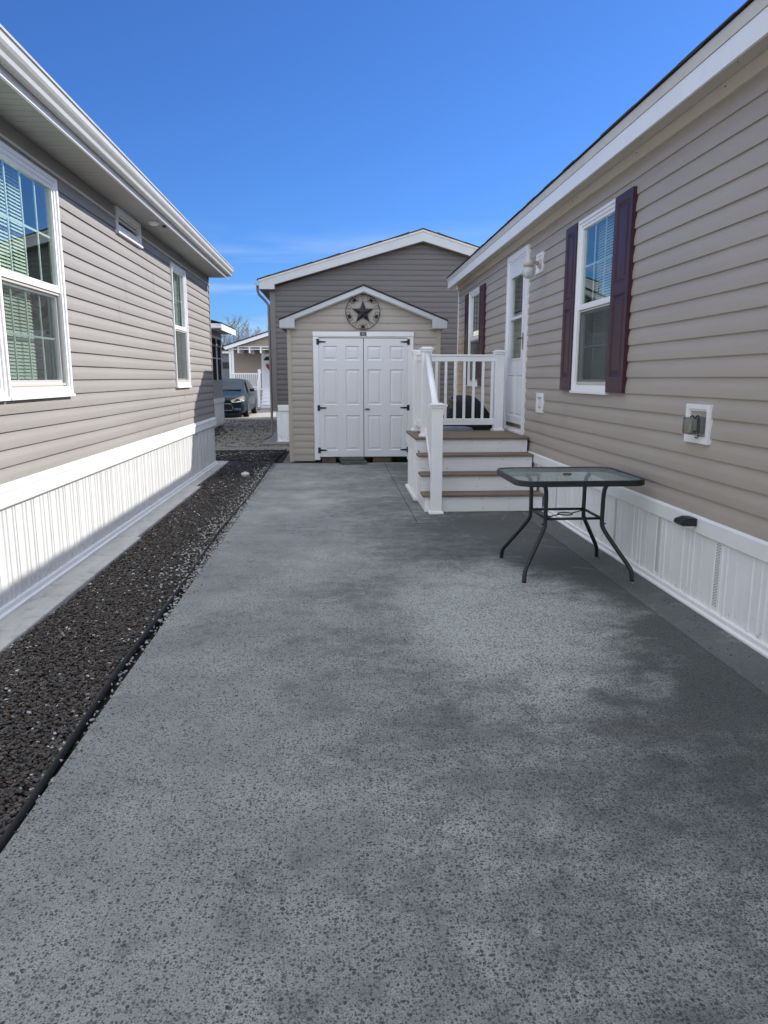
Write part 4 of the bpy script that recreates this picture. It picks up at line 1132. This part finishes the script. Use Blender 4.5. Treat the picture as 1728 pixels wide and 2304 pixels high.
def post(cx_, cy_, z0, z1, s_=.060):
    mb = MB(); mb.box(cx_ - s_, cx_ + s_, cy_ - s_, cy_ + s_, z0, z1 - .04)
    p_ = mb.build('post', 'white_clean', PS, bevel=.004)
    mb = MB(); e_ = s_ + .022
    mb.box(cx_ - s_ - .010, cx_ + s_ + .010, cy_ - s_ - .010, cy_ + s_ + .010, z1 - .058, z1 - .028)
    mb.box(cx_ - e_, cx_ + e_, cy_ - e_, cy_ + e_, z1 - .029, z1 - .012)
    mb.box(cx_ - s_, cx_ + s_, cy_ - s_, cy_ + s_, z1 - .013, z1); mb.build('post_cap', 'white_clean', p_, bevel=.006, seg=3)
    mb = MB(); mb.box(cx_ - e_, cx_ + e_, cy_ - e_, cy_ + e_, z0, z0 + .022); mb.box(cx_ - s_ - .01, cx_ + s_ + .01, cy_ - s_ - .01, cy_ + s_ + .01, z0 + .021, z0 + .036); mb.build('post_base', 'white_clean', p_, bevel=.005, seg=3)
    return p_
PB = (1.082, 7.91); PM = (1.075, 8.86); PK = (1.07, 9.80); PR = (2.175, 9.80)
post(*PB, 0.001, 1.23); post(*PM, .786, 1.865); post(*PK, .786, 1.865); post(*PR, .786, 1.865)
def rail_h(a, b_, z, h, w_, axis, name='rail'):
    mb = MB()
    if axis == 'x': mb.box(a[0], b_[0], a[1] - w_, a[1] + w_, z, z + h)
    else: mb.box(a[0] - w_, a[0] + w_, a[1], b_[1], z, z + h)
    return mb
mb = rail_h((PK[0] + .06, 9.80), (PR[0] - .06, 9.8), 1.715, .068, .022, 'x'); mb.box(PK[0] + .06, PR[0] - .06, 9.8 - .032, 9.8 + .032, 1.783, 1.806); mb.build('top_rail', 'white_clean', PS, bevel=.005)
mb = rail_h((PK[0] + .06, 9.80), (PR[0] - .06, 9.8), .868, .086, .025, 'x'); mb.build('bottom_rail', 'white_clean', PS, bevel=.004)
mb = rail_h((PM[0], PM[1] + .06), (PM[0], PK[1] - .06), 1.715, .068, .022, 'y'); mb.box(PM[0] - .032, PM[0] + .032, PM[1] + .06, PK[1] - .06, 1.783, 1.806); mb.build('top_rail', 'white_clean', PS, bevel=.005)
mb = rail_h((PM[0], PM[1] + .06), (PM[0], PK[1] - .06), .868, .086, .025, 'y'); mb.build('bottom_rail', 'white_clean', PS, bevel=.004)
for k in range(8):
    x = 1.20 + k * .1265
    mb = MB(); mb.box(x - .0165, x + .0165, 9.8 - .0165, 9.8 + .0165, .954, 1.716); mb.build('baluster', 'white_clean', PS, bevel=.002)
for k in range(6):
    yy = PM[1] + .165 + k * .122
    mb = MB(); mb.box(PM[0] - .0165, PM[0] + .0165, yy - .0165, yy + .0165, .954, 1.716); mb.build('baluster', 'white_clean', PS, bevel=.002)
# sloping hand rail
ya, yb_ = PB[1] + .05, PM[1] - .055
za, zb = 1.155, 1.79
def slz(y_, o_=0): return za + (zb - za) * (y_ - ya) / (yb_ - ya) + o_
mb = MB(); ang = [math.pi * k / 10 for k in range(11)]
poly = [(PB[0] + .036 * math.cos(a), .030 * math.sin(a)) for a in ang] + [(PB[0] - .036, -.012), (PB[0] - .022, -.014), (PB[0] - .022, -.075), (PB[0] + .022, -.075), (PB[0] + .022, -.014), (PB[0] + .036, -.012)]
n_ = len(poly); i0 = len(mb.v)
for yy in (ya, yb_):
    for a, z in poly: mb.v.append((a + (PM[0] - PB[0]) * (yy - ya) / (yb_ - ya), yy, slz(yy) + z))
for k in range(n_): mb.f.append((k, (k + 1) % n_, n_ + (k + 1) % n_, n_ + k)); mb.sm.append(k < 10)
mb.f.append(tuple(range(n_))); mb.f.append(tuple(range(n_, 2 * n_))); mb.sm += [False, False]
mb.build('hand_rail', 'white_clean', PS)
mb = MB()
for (x_, w_, o0, o1) in ((PB[0], .025, -.94, -.86),):
    pts_ = [(y_, slz(y_, o)) for y_, o in ((ya, o0), (ya, o1), (yb_, o1 - .03), (yb_, o0 - .03))]
    mb.extr(pts_, x_ - w_, x_ + w_, 'x')
mb.build('bottom_rail', 'white_clean', PS, bevel=.003)
for k in range(6):
    yy = ya + .085 + k * .128
    mb = MB(); z0_, z1_ = slz(yy, -.88), slz(yy, -.07)
    mb.box(PB[0] - .0165, PB[0] + .0165, yy - .0165, yy + .0165, z0_, z1_); mb.build('baluster', 'white_clean', PS)
mb = MB(); rr = random.Random(5)
for k in range(4):
    for x in (1.0, 1.28, 1.62, 1.95, 2.25):
        for z in ((tops[k] - .06), (tops[k] - .155)):
            if rr.random() < .7: mb.lathe([(.0045, 0), (.0045, -.002)], (x + rr.uniform(-.02, .02), fr[k], z + rr.uniform(-.01, .01)), 'y', n=8)
mb.build('screw_heads', paint('screw_grey', (.12, .12, .12), .5), PS)

# ------------------------------------------------------------------ covered grill & low covered box behind the railing
def cloth_loft(levels, name, mat, label, cat, folds=9, amp=.02, seed=2):
    """levels: (z, cx, cy, hx, hy, squareness)"""
    rr = random.Random(seed); n_ = 48; V = []; mb = MB()
    ph = [rr.uniform(0, 6.28) for _ in range(6)]
    for li, (z, cx_, cy_, hx, hy, sq) in enumerate(levels):
        for j in range(n_):
            a = 2 * math.pi * j / n_
            c_, s_ = math.cos(a), math.sin(a)
            k_ = (abs(c_) ** sq + abs(s_) ** sq) ** (-1 / sq)
            w_ = 1 + amp / max(hx, .05) * (math.sin(a * folds + ph[0] + z * 3) + .6 * math.sin(a * (folds + 4) + ph[1])) * (1 - li / len(levels) * .7)
            mb.v.append((cx_ + hx * c_ * k_ * w_, cy_ + hy * s_ * k_ * w_, z))
    for li in range(len(levels) - 1):
        for j in range(n_):
            mb.f.append((li * n_ + j, li * n_ + (j + 1) % n_, (li + 1) * n_ + (j + 1) % n_, (li + 1) * n_ + j)); mb.sm.append(True)
    mb.f.append(tuple((len(levels) - 1) * n_ + j for j in range(n_))); mb.sm.append(True)
    return tag(mb.build(name, mat), label, cat)
cloth_loft([(0.0, 1.93, 10.75, .36, .27, 5), (.35, 1.93, 10.75, .35, .26, 5), (.75, 1.93, 10.75, .37, .27, 5), (.92, 1.93, 10.75, .36, .27, 4), (1.08, 1.90, 10.75, .26, .25, 3.5), (1.17, 1.88, 10.75, .20, .22, 3), (1.225, 1.86, 10.76, .16, .17, 2.6), (1.245, 1.86, 10.76, .08, .09, 2)],
           'covered_grill', 'cover', 'barbecue grill under a black cloth cover behind the porch railing', 'grill', 8, .013)
mb = MB(); mb.box(1.62, 1.66, 10.50, 10.54, 1.06, 1.17); mb.box(1.58, 1.72, 10.49, 10.55, 1.16, 1.19)
tag(mb.build('garden_stake', 'wood', bevel=.004), 'small brown wooden stake top beside the covered grill', 'stake')
cloth_loft([(0.0, 1.66, 10.25, .27, .16, 6), (.5, 1.66, 10.25, .265, .155, 6), (.76, 1.66, 10.25, .26, .15, 5), (.80, 1.66, 10.25, .24, .14, 4), (.815, 1.66, 10.25, .15, .09, 3)],
           'covered_box', 'cover_blue', 'low box under a grey blue cover behind the porch landing', 'storage box', 7, .006, 5)

# ================================================================== TABLE
TC = (1.78, 5.485); TZ = .765
t = thing('patio_table', (TC[0], TC[1], 0), 'square glass topped patio table with dark green metal legs', 'table')
def rrect(hx, hy, r_, n_=7):
    P = []
    for (sx_, sy_, a0) in ((1, 1, 0), (-1, 1, 90), (-1, -1, 180), (1, -1, 270)):
        for k in range(n_ + 1):
            a = R(a0 + 90 * k / n_); P.append((TC[0] + sx_ * (hx - r_) + r_ * math.cos(a), TC[1] + sy_ * (hy - r_) + r_ * math.sin(a)))
    return P
O_, I_ = rrect(.49, .425, .14), rrect(.468, .403, .12)
mb = MB(); n_ = len(O_)
lv = [(O_, TZ - .042), (O_, TZ - .004), (rrect(.486, .421, .137), TZ), (rrect(.472, .407, .124), TZ), (I_, TZ - .004), (I_, TZ - .042)]
for P, z in lv: mb.v += [(x, y_, z) for x, y_ in P]
for k in range(len(lv)):
    for j in range(n_):
        k2 = (k + 1) % len(lv); mb.f.append((k * n_ + j, k * n_ + (j + 1) % n_, k2 * n_ + (j + 1) % n_, k2 * n_ + j)); mb.sm.append(False)
mb.build('rim', 'green_metal', t)
mb = MB(); mb.extr(rrect(.466, .401, .118), TZ - .012, TZ - .006, 'z'); mb.build('tabletop', 'table_glass', t)
mb = MB(); mb.lathe([(.030, -.008), (.036, .004), (.030, .007), (.0, .007)], (TC[0], TC[1], TZ - .006), n=24); mb.build('umbrella_hole_cap', paint('hub_brown', (.06, .045, .035), .5), t)
def smooth_path(P, n_=5):
    P = [Vector(p) for p in P]; out = []
    Q = [P[0] * 2 - P[1]] + P + [P[-1] * 2 - P[-2]]
    for i in range(1, len(Q) - 2):
        for k in range(n_):
            s_ = k / n_; a, b_, c_, d_ = Q[i - 1], Q[i], Q[i + 1], Q[i + 2]
            out.append(.5 * ((2 * b_) + (c_ - a) * s_ + (2 * a - 5 * b_ + 4 * c_ - d_) * s_ ** 2 + (3 * b_ - a - 3 * c_ + d_) * s_ ** 3))
    out.append(P[-1]); return out
for sx_ in (-1, 1):
    for sy_ in (-1, 1):
        def q(ax, ay, z): return (TC[0] + sx_ * ax, TC[1] + sy_ * ay, z)
        pts = smooth_path([q(.265, .235, .728), q(.236, .222, .700), q(.222, .212, .64), q(.220, .210, .52), q(.220, .210, .425), q(.232, .218, .365), q(.300, .270, .25), q(.378, .338, .125), q(.405, .368, .07), q(.412, .380, .0)])
        mb = MB(); mb.tube(pts, .0165, 12); lg = mb.build('leg', 'green_metal', t)
        mb = MB(); mb.lathe([(.017, -.003 + .003), (.017, .012), (.0145, .014)], q(.412, .380, 0), n=14); mb.build('foot_cap', 'black', lg)
mb = MB(); sz = .445
for sy_ in (-1, 1):
    mb.tube([(TC[0] - .21, TC[1] + sy_ * .205, sz), (TC[0] + .21, TC[1] + sy_ * .205, sz)], .0105, 8)
for sx_ in (-1, 1):
    mb.tube([(TC[0] + sx_ * .215, TC[1] - .20, sz), (TC[0] + sx_ * .215, TC[1] + .20, sz)], .0105, 8)
    mb.tube([(TC[0] + sx_ * .21, TC[1] + sx_ * .16, sz), (TC[0] + sx_ * .055, TC[1] + sx_ * .02, sz)], .005, 6)
mb.tube([(TC[0] + .055 * math.cos(a), TC[1] + .055 * math.sin(a), sz) for a in [2 * math.pi * k / 24 for k in range(24)]], .005, 6, closed=True)
mb.build('shelf_frame', 'green_metal', t)
mb = MB()
for sx_, sy_ in ((1, -1), (-1, -1)):
    mb.tube([(TC[0] + sx_ * .205, TC[1] + sy_ * .21, .405), (TC[0] + sx_ * .25, TC[1] + sy_ * .21, .405)], .006, 8)
mb.build('bolt', 'black', t)

# ================================================================== HOUSE WITH SCREENED PORCH (beyond the left house)
H = thing('house', (-7.5, 24, 0), 'distant house with dark screened porch showing past the left wall', 'house')
XQ = -3.86; mQ = map_left(XQ)
mb = MB(); mb.box(XQ - 7, XQ, 22.9, 24.9, .82, 1.43); mb.build('porch_wall', 'soffit', H)
mb = MB(); skirting(mb, mQ, 22.9, 24.9, .0, .72, .22, .1); mb.box(XQ - 7, XQ - .02, 22.9, 24.88, -.05, .8); mb.build('skirting', 'skirt', H, solid=False)
mb = MB(); mb.box(XQ - .1, XQ + .03, 22.88, 24.93, .70, .84); mb.build('skirting_cap', 'white', H, bevel=.003)
mb = MB()
for yy in (22.9, 23.86, 24.82): mb.box(XQ - .05, XQ + .012, yy, yy + .07, 1.43, 2.80)
mb.box(XQ - .05, XQ + .01, 22.9, 24.9, 2.72, 2.80); mb.build('porch_post', 'white', H)
mb = MB(); mb.box(XQ - .03, XQ - .02, 22.9, 24.9, 1.43, 2.75); mb.build('porch_screen', paint('dark_screen', (.012, .013, .014), .75, spec=.2), H)
mb = MB(); mb.box(XQ - .028, XQ - .012, 22.9, 24.9, 2.10, 2.13); mb.build('screen_bar', 'white', H)
mb = MB(); mb.box(XQ - .6, XQ - .032, 22.85, 24.95, 2.795, 2.88); mb.box(XQ - .3, XQ + .02, 22.9, 24.9, 2.80, 2.9); mb.build('beam', 'soffit', H)
mb = MB(); mb.box(XQ - .1, XQ + .42, 22.2, 25.2, 2.93, 2.945); mb.build('soffit', 'soffit', H)
mb = MB(); mb.box(XQ + .42, XQ + .45, 22.2, 25.2, 2.89, 3.08); mb.box(XQ - 4, XQ + .45, 22.16, 22.199, 2.95, 3.08); mb.build('fascia', 'white', H)
mb = MB(); mb.extr([(XQ + .47, 3.085), (XQ + .47, 3.10), (XQ - 3.6, 4.15), (XQ - 3.6, 4.13)], 22.1, 25.3); mb.extr([(XQ - 3.6, 4.15), (XQ - 7.6, 3.1), (XQ - 7.6, 3.08), (XQ - 3.6, 4.13)], 22.1, 25.3); mb.build('roof', 'shingle', H)
mb = MB(); mb.extr([(XQ + .4, 2.95), (XQ - 7.5, 2.95), (XQ - 3.6, 4.10)], 22.3, 22.34); mb.build('gable', 'siding_far', H)
mb = MB(); mb.box(XQ - 7, XQ - .05, 22.92, 22.95, .8, 2.95); mb.build('front_wall', 'siding_far', H)

# ================================================================== FAR HOUSE WITH OPEN PORCH
H = thing('house', (-1.5, 39, 0), 'distant beige house with white porch railing and decorated door', 'house')
fs = .317
YG = 35.5; YW = 37.5
def fz(x): return 3.00 + (x + 5.3) * fs if x < 0 else 3.0 + 5.3 * fs - x * fs
mb = MB(); siding(mb, map_front(YW), .55, 3.0, -5.22, 4.0, c=.118); siding_obj('siding_wall', 'siding_far', H, mb)
mb = MB(); siding(mb, map_front(YG), 2.98, 4.55, -5.2, 5.2, c=.118, lim=lambda z: (max(-5.2, -5.3 + (z + .16 - 3.0) / fs), min(5.2, 5.3 - (z + .16 - 3.0) / fs))); siding_obj('gable', 'siding_far', H, mb)
mb = MB(); mb.extr([(-5.42, fz(-5.3) - .04), (0, fz(0)), (0, fz(0) - .19), (-5.3, fz(-5.3) - .19)], YG - .22, YG - .18); mb.extr([(0, fz(0)), (5.4, fz(5.4)), (5.4, fz(5.4) - .19), (0, fz(0) - .19)], YG - .22, YG - .18); mb.build('rake_board', 'white', H)
mb = MB(); mb.extr([(-5.5, fz(-5.5) + .02), (0, fz(0) + .04), (0, fz(0)), (-5.5, fz(-5.5) - .03)], YG - .25, YG + 10); mb.extr([(0, fz(0) + .04), (5.5, fz(5.5) + .02), (5.5, fz(5.5) - .02), (0, fz(0))], YG - .25, YG + 10); mb.build('roof', 'shingle', H)
mb = MB(); mb.box(-5.25, 5.2, YG - .02, YG + .06, 2.93, 2.975); mb.box(-5.25, 5.2, YG + .02, YG + .06, 2.82, 2.86)
mb.build('porch_beam', 'white', H)
for k in range(9):
    x = -4.72 + k * .53
    mb = MB(); mb.box(x - .035, x + .035, YG + .0, YG + 2.0, 2.66, 2.93); mb.build('porch_rafter', 'white', H)
mb = MB(); mb.box(-5.20, 5.2, YG + .3, YW, 2.95, 2.99); mb.build('porch_ceiling', 'wood', H)
for x in (-5.12, -5.0): 
    mb = MB(); mb.box(x - .05, x + .05, YG, YG + .09, .9, 2.93); mb.build('porch_post', 'white', H)
mb = MB(); mb.box(-5.3, 3.0, 35.3, YW, .0, .93); mb.build('porch_base', 'concrete_far', H)
mb = MB(); mb.box(-5.3, 3.0, 35.28, YW, .935, .975); mb.build('porch_deck', 'white', H)
mb = MB(); mb.box(-5.10, -3.82, YG - .03, YG + .02, 1.66, 1.72); mb.box(-5.10, -3.82, YG - .03, YG + .02, 1.03, 1.08)
mb.build('porch_rail', 'white', H)
for k in range(13):
    x = -5.02 + k * .095
    mb = MB(); mb.box(x - .02, x + .02, YG - .02, YG + .01, 1.08, 1.66); mb.build('porch_baluster', 'white', H)
mb = MB(); mb.box(-3.82, -3.70, YG - .06, YG + .06, .95, 1.90); mb.build('porch_post', 'white', H)
mb = MB(); mb.box(-3.74, -3.62, 34.2, 34.32, .15, 1.37); mb.build('porch_post', 'white', H)
mb = MB(); mb.extr([(34.3, 1.28), (34.3, 1.34), (35.45, 1.84), (35.45, 1.78)], -3.72, -3.66, 'x'); mb.build('stair_rail', 'white', H)
for k in range(8):
    yy = 34.42 + k * .13; zt_ = 1.30 + (yy - 34.3) * .435
    mb = MB(); mb.box(-3.71, -3.68, yy - .02, yy + .02, zt_ - .62, zt_); mb.build('porch_baluster', 'white', H)
for k in range(5):
    mb = MB(); mb.box(-3.58, -1.6, 34.2 + k * .24, 35.4, .13 + k * .165, .135 + (k + 1) * .165 - .045); mb.box(-3.6, -1.6, 34.16 + k * .24, 35.4, .13 + (k + 1) * .165 - .040, .13 + (k + 1) * .165); mb.build('step', 'white', H)
mb = MB(); mb.box(-3.62, -1.5, 34.0, 35.35, -.1, .12); mb.build('step_pad', 'concrete_far', H)
mW = map_front(YW)
mb = MB(); mb.ring(mW, -3.84, -2.80, .97, 2.70, .09, 0, .05); fd = mb.build('front_door', 'white', H)
mb = MB(); mb.box(-3.75, -2.89, .98, 2.61, 0, .03, mW); mb.build('door_leaf', 'door_white', fd)
mb = MB(); mb.extr([(-3.74 + .26 - .24 * math.cos(a), 2.36 + .20 * math.sin(a)) for a in [math.pi * k / 10 for k in range(11)]], YW - .04, YW - .03); mb.build('fan_light', 'dark', fd)
hp = [(.16 * math.sin(a) ** 3, .012 * (13 * math.cos(a) - 5 * math.cos(2 * a) - 2 * math.cos(3 * a) - math.cos(4 * a))) for a in [2 * math.pi * k / 24 for k in range(24)]]
mb = MB(); mb.extr([(-3.46 + x, 2.06 + z) for x, z in hp], YW - .09, YW - .06)
tag(mb.build('heart_wreath', 'red'), 'red heart shaped wreath hanging on the distant white door', 'wreath')

# neighbour glimpsed between
H = thing('house', (-8, 47, 0), 'sliver of distant grey house between screened porch and beige house', 'house')
mb = MB(); mb.box(-9.5, -6.1, 45, 54, -.1, 2.94); mb.build('siding_wall', paint('grey_far_siding', (.16, .165, .18), .6), H)
mb = MB(); mb.box(-9.6, -6.0, 44.8, 54, 2.94, 3.10); mb.build('fascia', 'white', H)
mb = MB(); mb.extr([(-9.7, 3.1), (-5.9, 3.1), (-7.8, 3.75)], 44.7, 54.2); mb.build('roof', 'shingle', H)
mb = MB(); mb.box(-7.5, -6.3, 44.96, 44.99, 2.06, 2.42); mb.build('window', 'black', H)

# ================================================================== CAR
t = thing('parked_car', (-4.42, 30.0, -.005), 'dark teal sedan parked on the far drive, headlights towards us', 'car')
cx0, gy = -4.42, 27.75      # nose
gz0 = .0
# stations along y: (y, half width low, half width shoulder, half width top, z sill, z shoulder, z top)
st = [(0.00, .60, .62, .40, .24, .58, .66), (.10, .80, .80, .56, .20, .64, .76), (.35, .90, .89, .66, .19, .70, .86), (.80, .92, .91, .70, .20, .78, .93), (1.25, .92, .92, .72, .20, .84, .99),
      (1.32, .92, .92, .71, .20, .85, 1.02), (1.75, .92, .92, .66, .20, .88, 1.30), (2.15, .92, .92, .62, .20, .90, 1.43), (2.70, .92, .92, .61, .20, .91, 1.465), (3.3, .92, .92, .61, .20, .92, 1.43),
      (3.8, .92, .91, .63, .20, .93, 1.25), (4.2, .91, .90, .68, .21, .94, 1.06), (4.6, .89, .88, .68, .24, .93, 1.03), (4.8, .82, .80, .60, .28, .88, .97)]
mb = MB(); RN = None
for (y_, wl, ws, wt, z0_, zs, zt_) in st:
    ring = [(-wl * .92, z0_), (-wl, z0_ + .10), (-wl * 1.0, (z0_ + zs) / 2), (-ws, zs - .06), (-ws * .96, zs), (-(ws * .35 + wt * .65), zs + (zt_ - zs) * .45), (-wt, zt_ - .035 * min(1, (zt_ - zs) * 4)), (-wt * .6, zt_), (0, zt_ + .012)]
    ring = ring + [(-a, b_) for a, b_ in reversed(ring[:-1])]
    RN = len(ring)
    for a, b_ in ring: mb.v.append((cx0 + a, gy + y_, gz0 + b_))
for k in range(len(st) - 1):
    for j in range(RN):
        mb.f.append((k * RN + j, k * RN + (j + 1) % RN, (k + 1) * RN + (j + 1) % RN, (k + 1) * RN + j)); mb.sm.append(True)
mb.f.append(tuple(range(RN))); mb.sm.append(False); mb.f.append(tuple((len(st) - 1) * RN + j for j in range(RN))); mb.sm.append(False)
body = mb.build('body', 'car', t)
cg = glass_mat('car_glass', (.10, .14, .14), 1.2)
def quad(name, P, mat, par, th=.012):
    mb = MB(); P = [Vector(p) for p in P]; nrm = (P[1] - P[0]).cross(P[2] - P[0]).normalized() * th
    a = [tuple(p) for p in P]; b_ = [tuple(p + nrm) for p in P]; mb.v = a + b_; n__ = len(P)
    mb.f = [tuple(range(n__))[::-1], tuple(range(n__, 2 * n__))] + [(k, (k + 1) % n__, n__ + (k + 1) % n__, n__ + k) for k in range(n__)]; mb.sm = [False] * len(mb.f)
    return mb.build(name, mat, par)
M['car_glass'] = paint('tinted_car_glass', (.008, .018, .022), .12, .02, spec=.35)
G_ = lambda a, y_, z: (cx0 + a, gy + y_, gz0 + z)
quad('windscreen', [G_(-.66, 1.30, 1.035), G_(.66, 1.30, 1.035), G_(.56, 2.05, 1.425), G_(-.56, 2.05, 1.425)], 'car_glass', t)
quad('side_window', [G_(.845, 1.62, .975), G_(.845, 2.55, .985), G_(.665, 2.55, 1.40), G_(.67, 2.15, 1.385)], 'car_glass', t)
quad('side_window', [G_(.845, 2.62, .985), G_(.84, 3.75, 1.0), G_(.69, 3.45, 1.34), G_(.665, 2.62, 1.40)], 'car_glass', t)
for s_ in (-1, 1):
    quad('headlight', [G_(s_ * .38, -.02, .66), G_(s_ * .42, -.015, .58), G_(s_ * .74, .07, .60), G_(s_ * .865, .33, .78), G_(s_ * .80, .30, .83)], 'headlamp', t, .03 * s_)
    mb = MB(); mb.box(cx0 + s_ * .64 - .14, cx0 + s_ * .64 + .14, gy - .01, gy + .10, .30, .325); mb.box(cx0 + s_ * .64 - .12, cx0 + s_ * .64 + .12, gy - .012, gy + .10, .345, .37); mb.build('fog_lamp', 'chrome', t)
    mb = MB(); mb.box(cx0 + s_ * 1.0 - .09, cx0 + s_ * 1.0 + .09, gy + 1.58, gy + 1.72, .96, 1.08); mb.build('mirror', 'car', t, bevel=.03, seg=3)
    for yy in (.93, 3.67):
        mb = MB(); cx_ = cx0 + s_ * .83
        mb.lathe([(.20, -.105), (.31, -.105), (.33, -.08), (.33, .08), (.31, .105), (.215, .105), (.20, .07)], (cx_, gy + yy, .335), 'x', n=32); wh = mb.build('wheel', 'rubber', t)
        mb = MB(); mb.lathe([(.205, 0), (.21, s_ * .10), (.19, s_ * .098), (.18, s_ * .06), (.05, s_ * .075), (.0, s_ * .08)], (cx_, gy + yy, .335), 'x', n=32); mb.build('rim', 'chrome', wh)
        mb = MB(); mb.lathe([(.375, 0), (.375, s_ * .012), (.0, s_ * .012)], (cx0 + s_ * .912, gy + yy, .345), 'x', n=32); mb.build('wheel_arch', 'rubber', t)
mb = MB(); mb.extr([(cx0 - .40, .58), (cx0 + .40, .58), (cx0 + .36, .64), (cx0 - .36, .64)], gy - .02, gy + .05); mb.build('grille', 'black', t)
mb = MB(); mb.extr([(cx0 - .46, .37), (cx0 - .40, .30), (cx0 + .40, .30), (cx0 + .46, .37), (cx0 + .40, .52), (cx0 - .40, .52)], gy - .015, gy + .05); mb.build('grille', 'black', t)
mb = MB(); gp_ = [(cx0 - .47, .37), (cx0 - .41, .29), (cx0 + .41, .29), (cx0 + .47, .37), (cx0 + .41, .53), (cx0 - .41, .53)]
mb.tube([(a, gy - .018, b_) for a, b_ in gp_], .012, 6, closed=True); mb.build('grille_trim', 'chrome', t)
mb = MB(); mb.box(cx0 - .66, cx0 + .66, gy + .02, gy + .2, .165, .20); mb.build('air_dam', 'black', t)

# ================================================================== BARE TREES FAR AWAY
def bare_tree(x, y, h, seed, label):
    rr = random.Random(seed)
    t = thing('bare_tree', (x, y, -.6), label, 'tree', 'bare trees on the horizon')
    tr = MB(); cr = MB()
    top = h * .55
    P = [(x + rr.uniform(-.1, .1), y, -.6), (x + rr.uniform(-.15, .15), y, top * .5), (x + rr.uniform(-.3, .3), y, top), (x + rr.uniform(-.4, .4), y, h * .93)]
    tr.tube(P, [.15, .12, .08, .02], 6); tr.build('trunk', 'bark', t)
    def br(p, d_, l, r_, dep):
        q_ = p + d_ * l
        cr.tube([p, (p + q_) / 2 + Vector((rr.uniform(-.05, .05), rr.uniform(-.05, .05), .03)) * l, q_], [r_, r_ * .75, r_ * .45], 3, cap=False)
        if dep == 0: return
        for k in range(rr.choice((3, 4))):
            dd_ = (d_ + Vector((rr.uniform(-.75, .75), rr.uniform(-.75, .75), rr.uniform(-.1, .6)))).normalized()
            br(p + d_ * l * rr.uniform(.35, 1), dd_, l * rr.uniform(.5, .72), r_ * .55, dep - 1)
    for k in range(15):
        z = h * (.25 + .65 * k / 15); a = rr.uniform(0, 6.28)
        d_ = Vector((math.cos(a) * .7, math.sin(a) * .7, rr.uniform(.5, 1.1))).normalized()
        br(Vector((x, y, z)), d_, h * rr.uniform(.13, .22) * (1.15 - .5 * k / 15), .034, 3)
    cr.build('crown', 'bark', t, solid=False)
rr = random.Random(12)
names = ['tallest', 'slim', 'spreading', 'short', 'leaning', 'forked', 'thin', 'broad', 'low', 'wispy', 'dense']
xs = [-14.6, -13.9, -13.3, -12.8, -12.2, -11.6, -11.0, -10.4, -9.8, -9.2, -8.5, -7.8]
hs = [7.0, 7.8, 8.3, 8.0, 8.2, 7.5, 7.3, 6.7, 6.6, 7.0, 7.3, 7.3]
for k, (x, h_) in enumerate(zip(xs, hs)):
    bare_tree(x, 88 + (k * 37 % 11), h_ + .6, 50 + k, 'leafless winter trees above the far roofs between the houses')
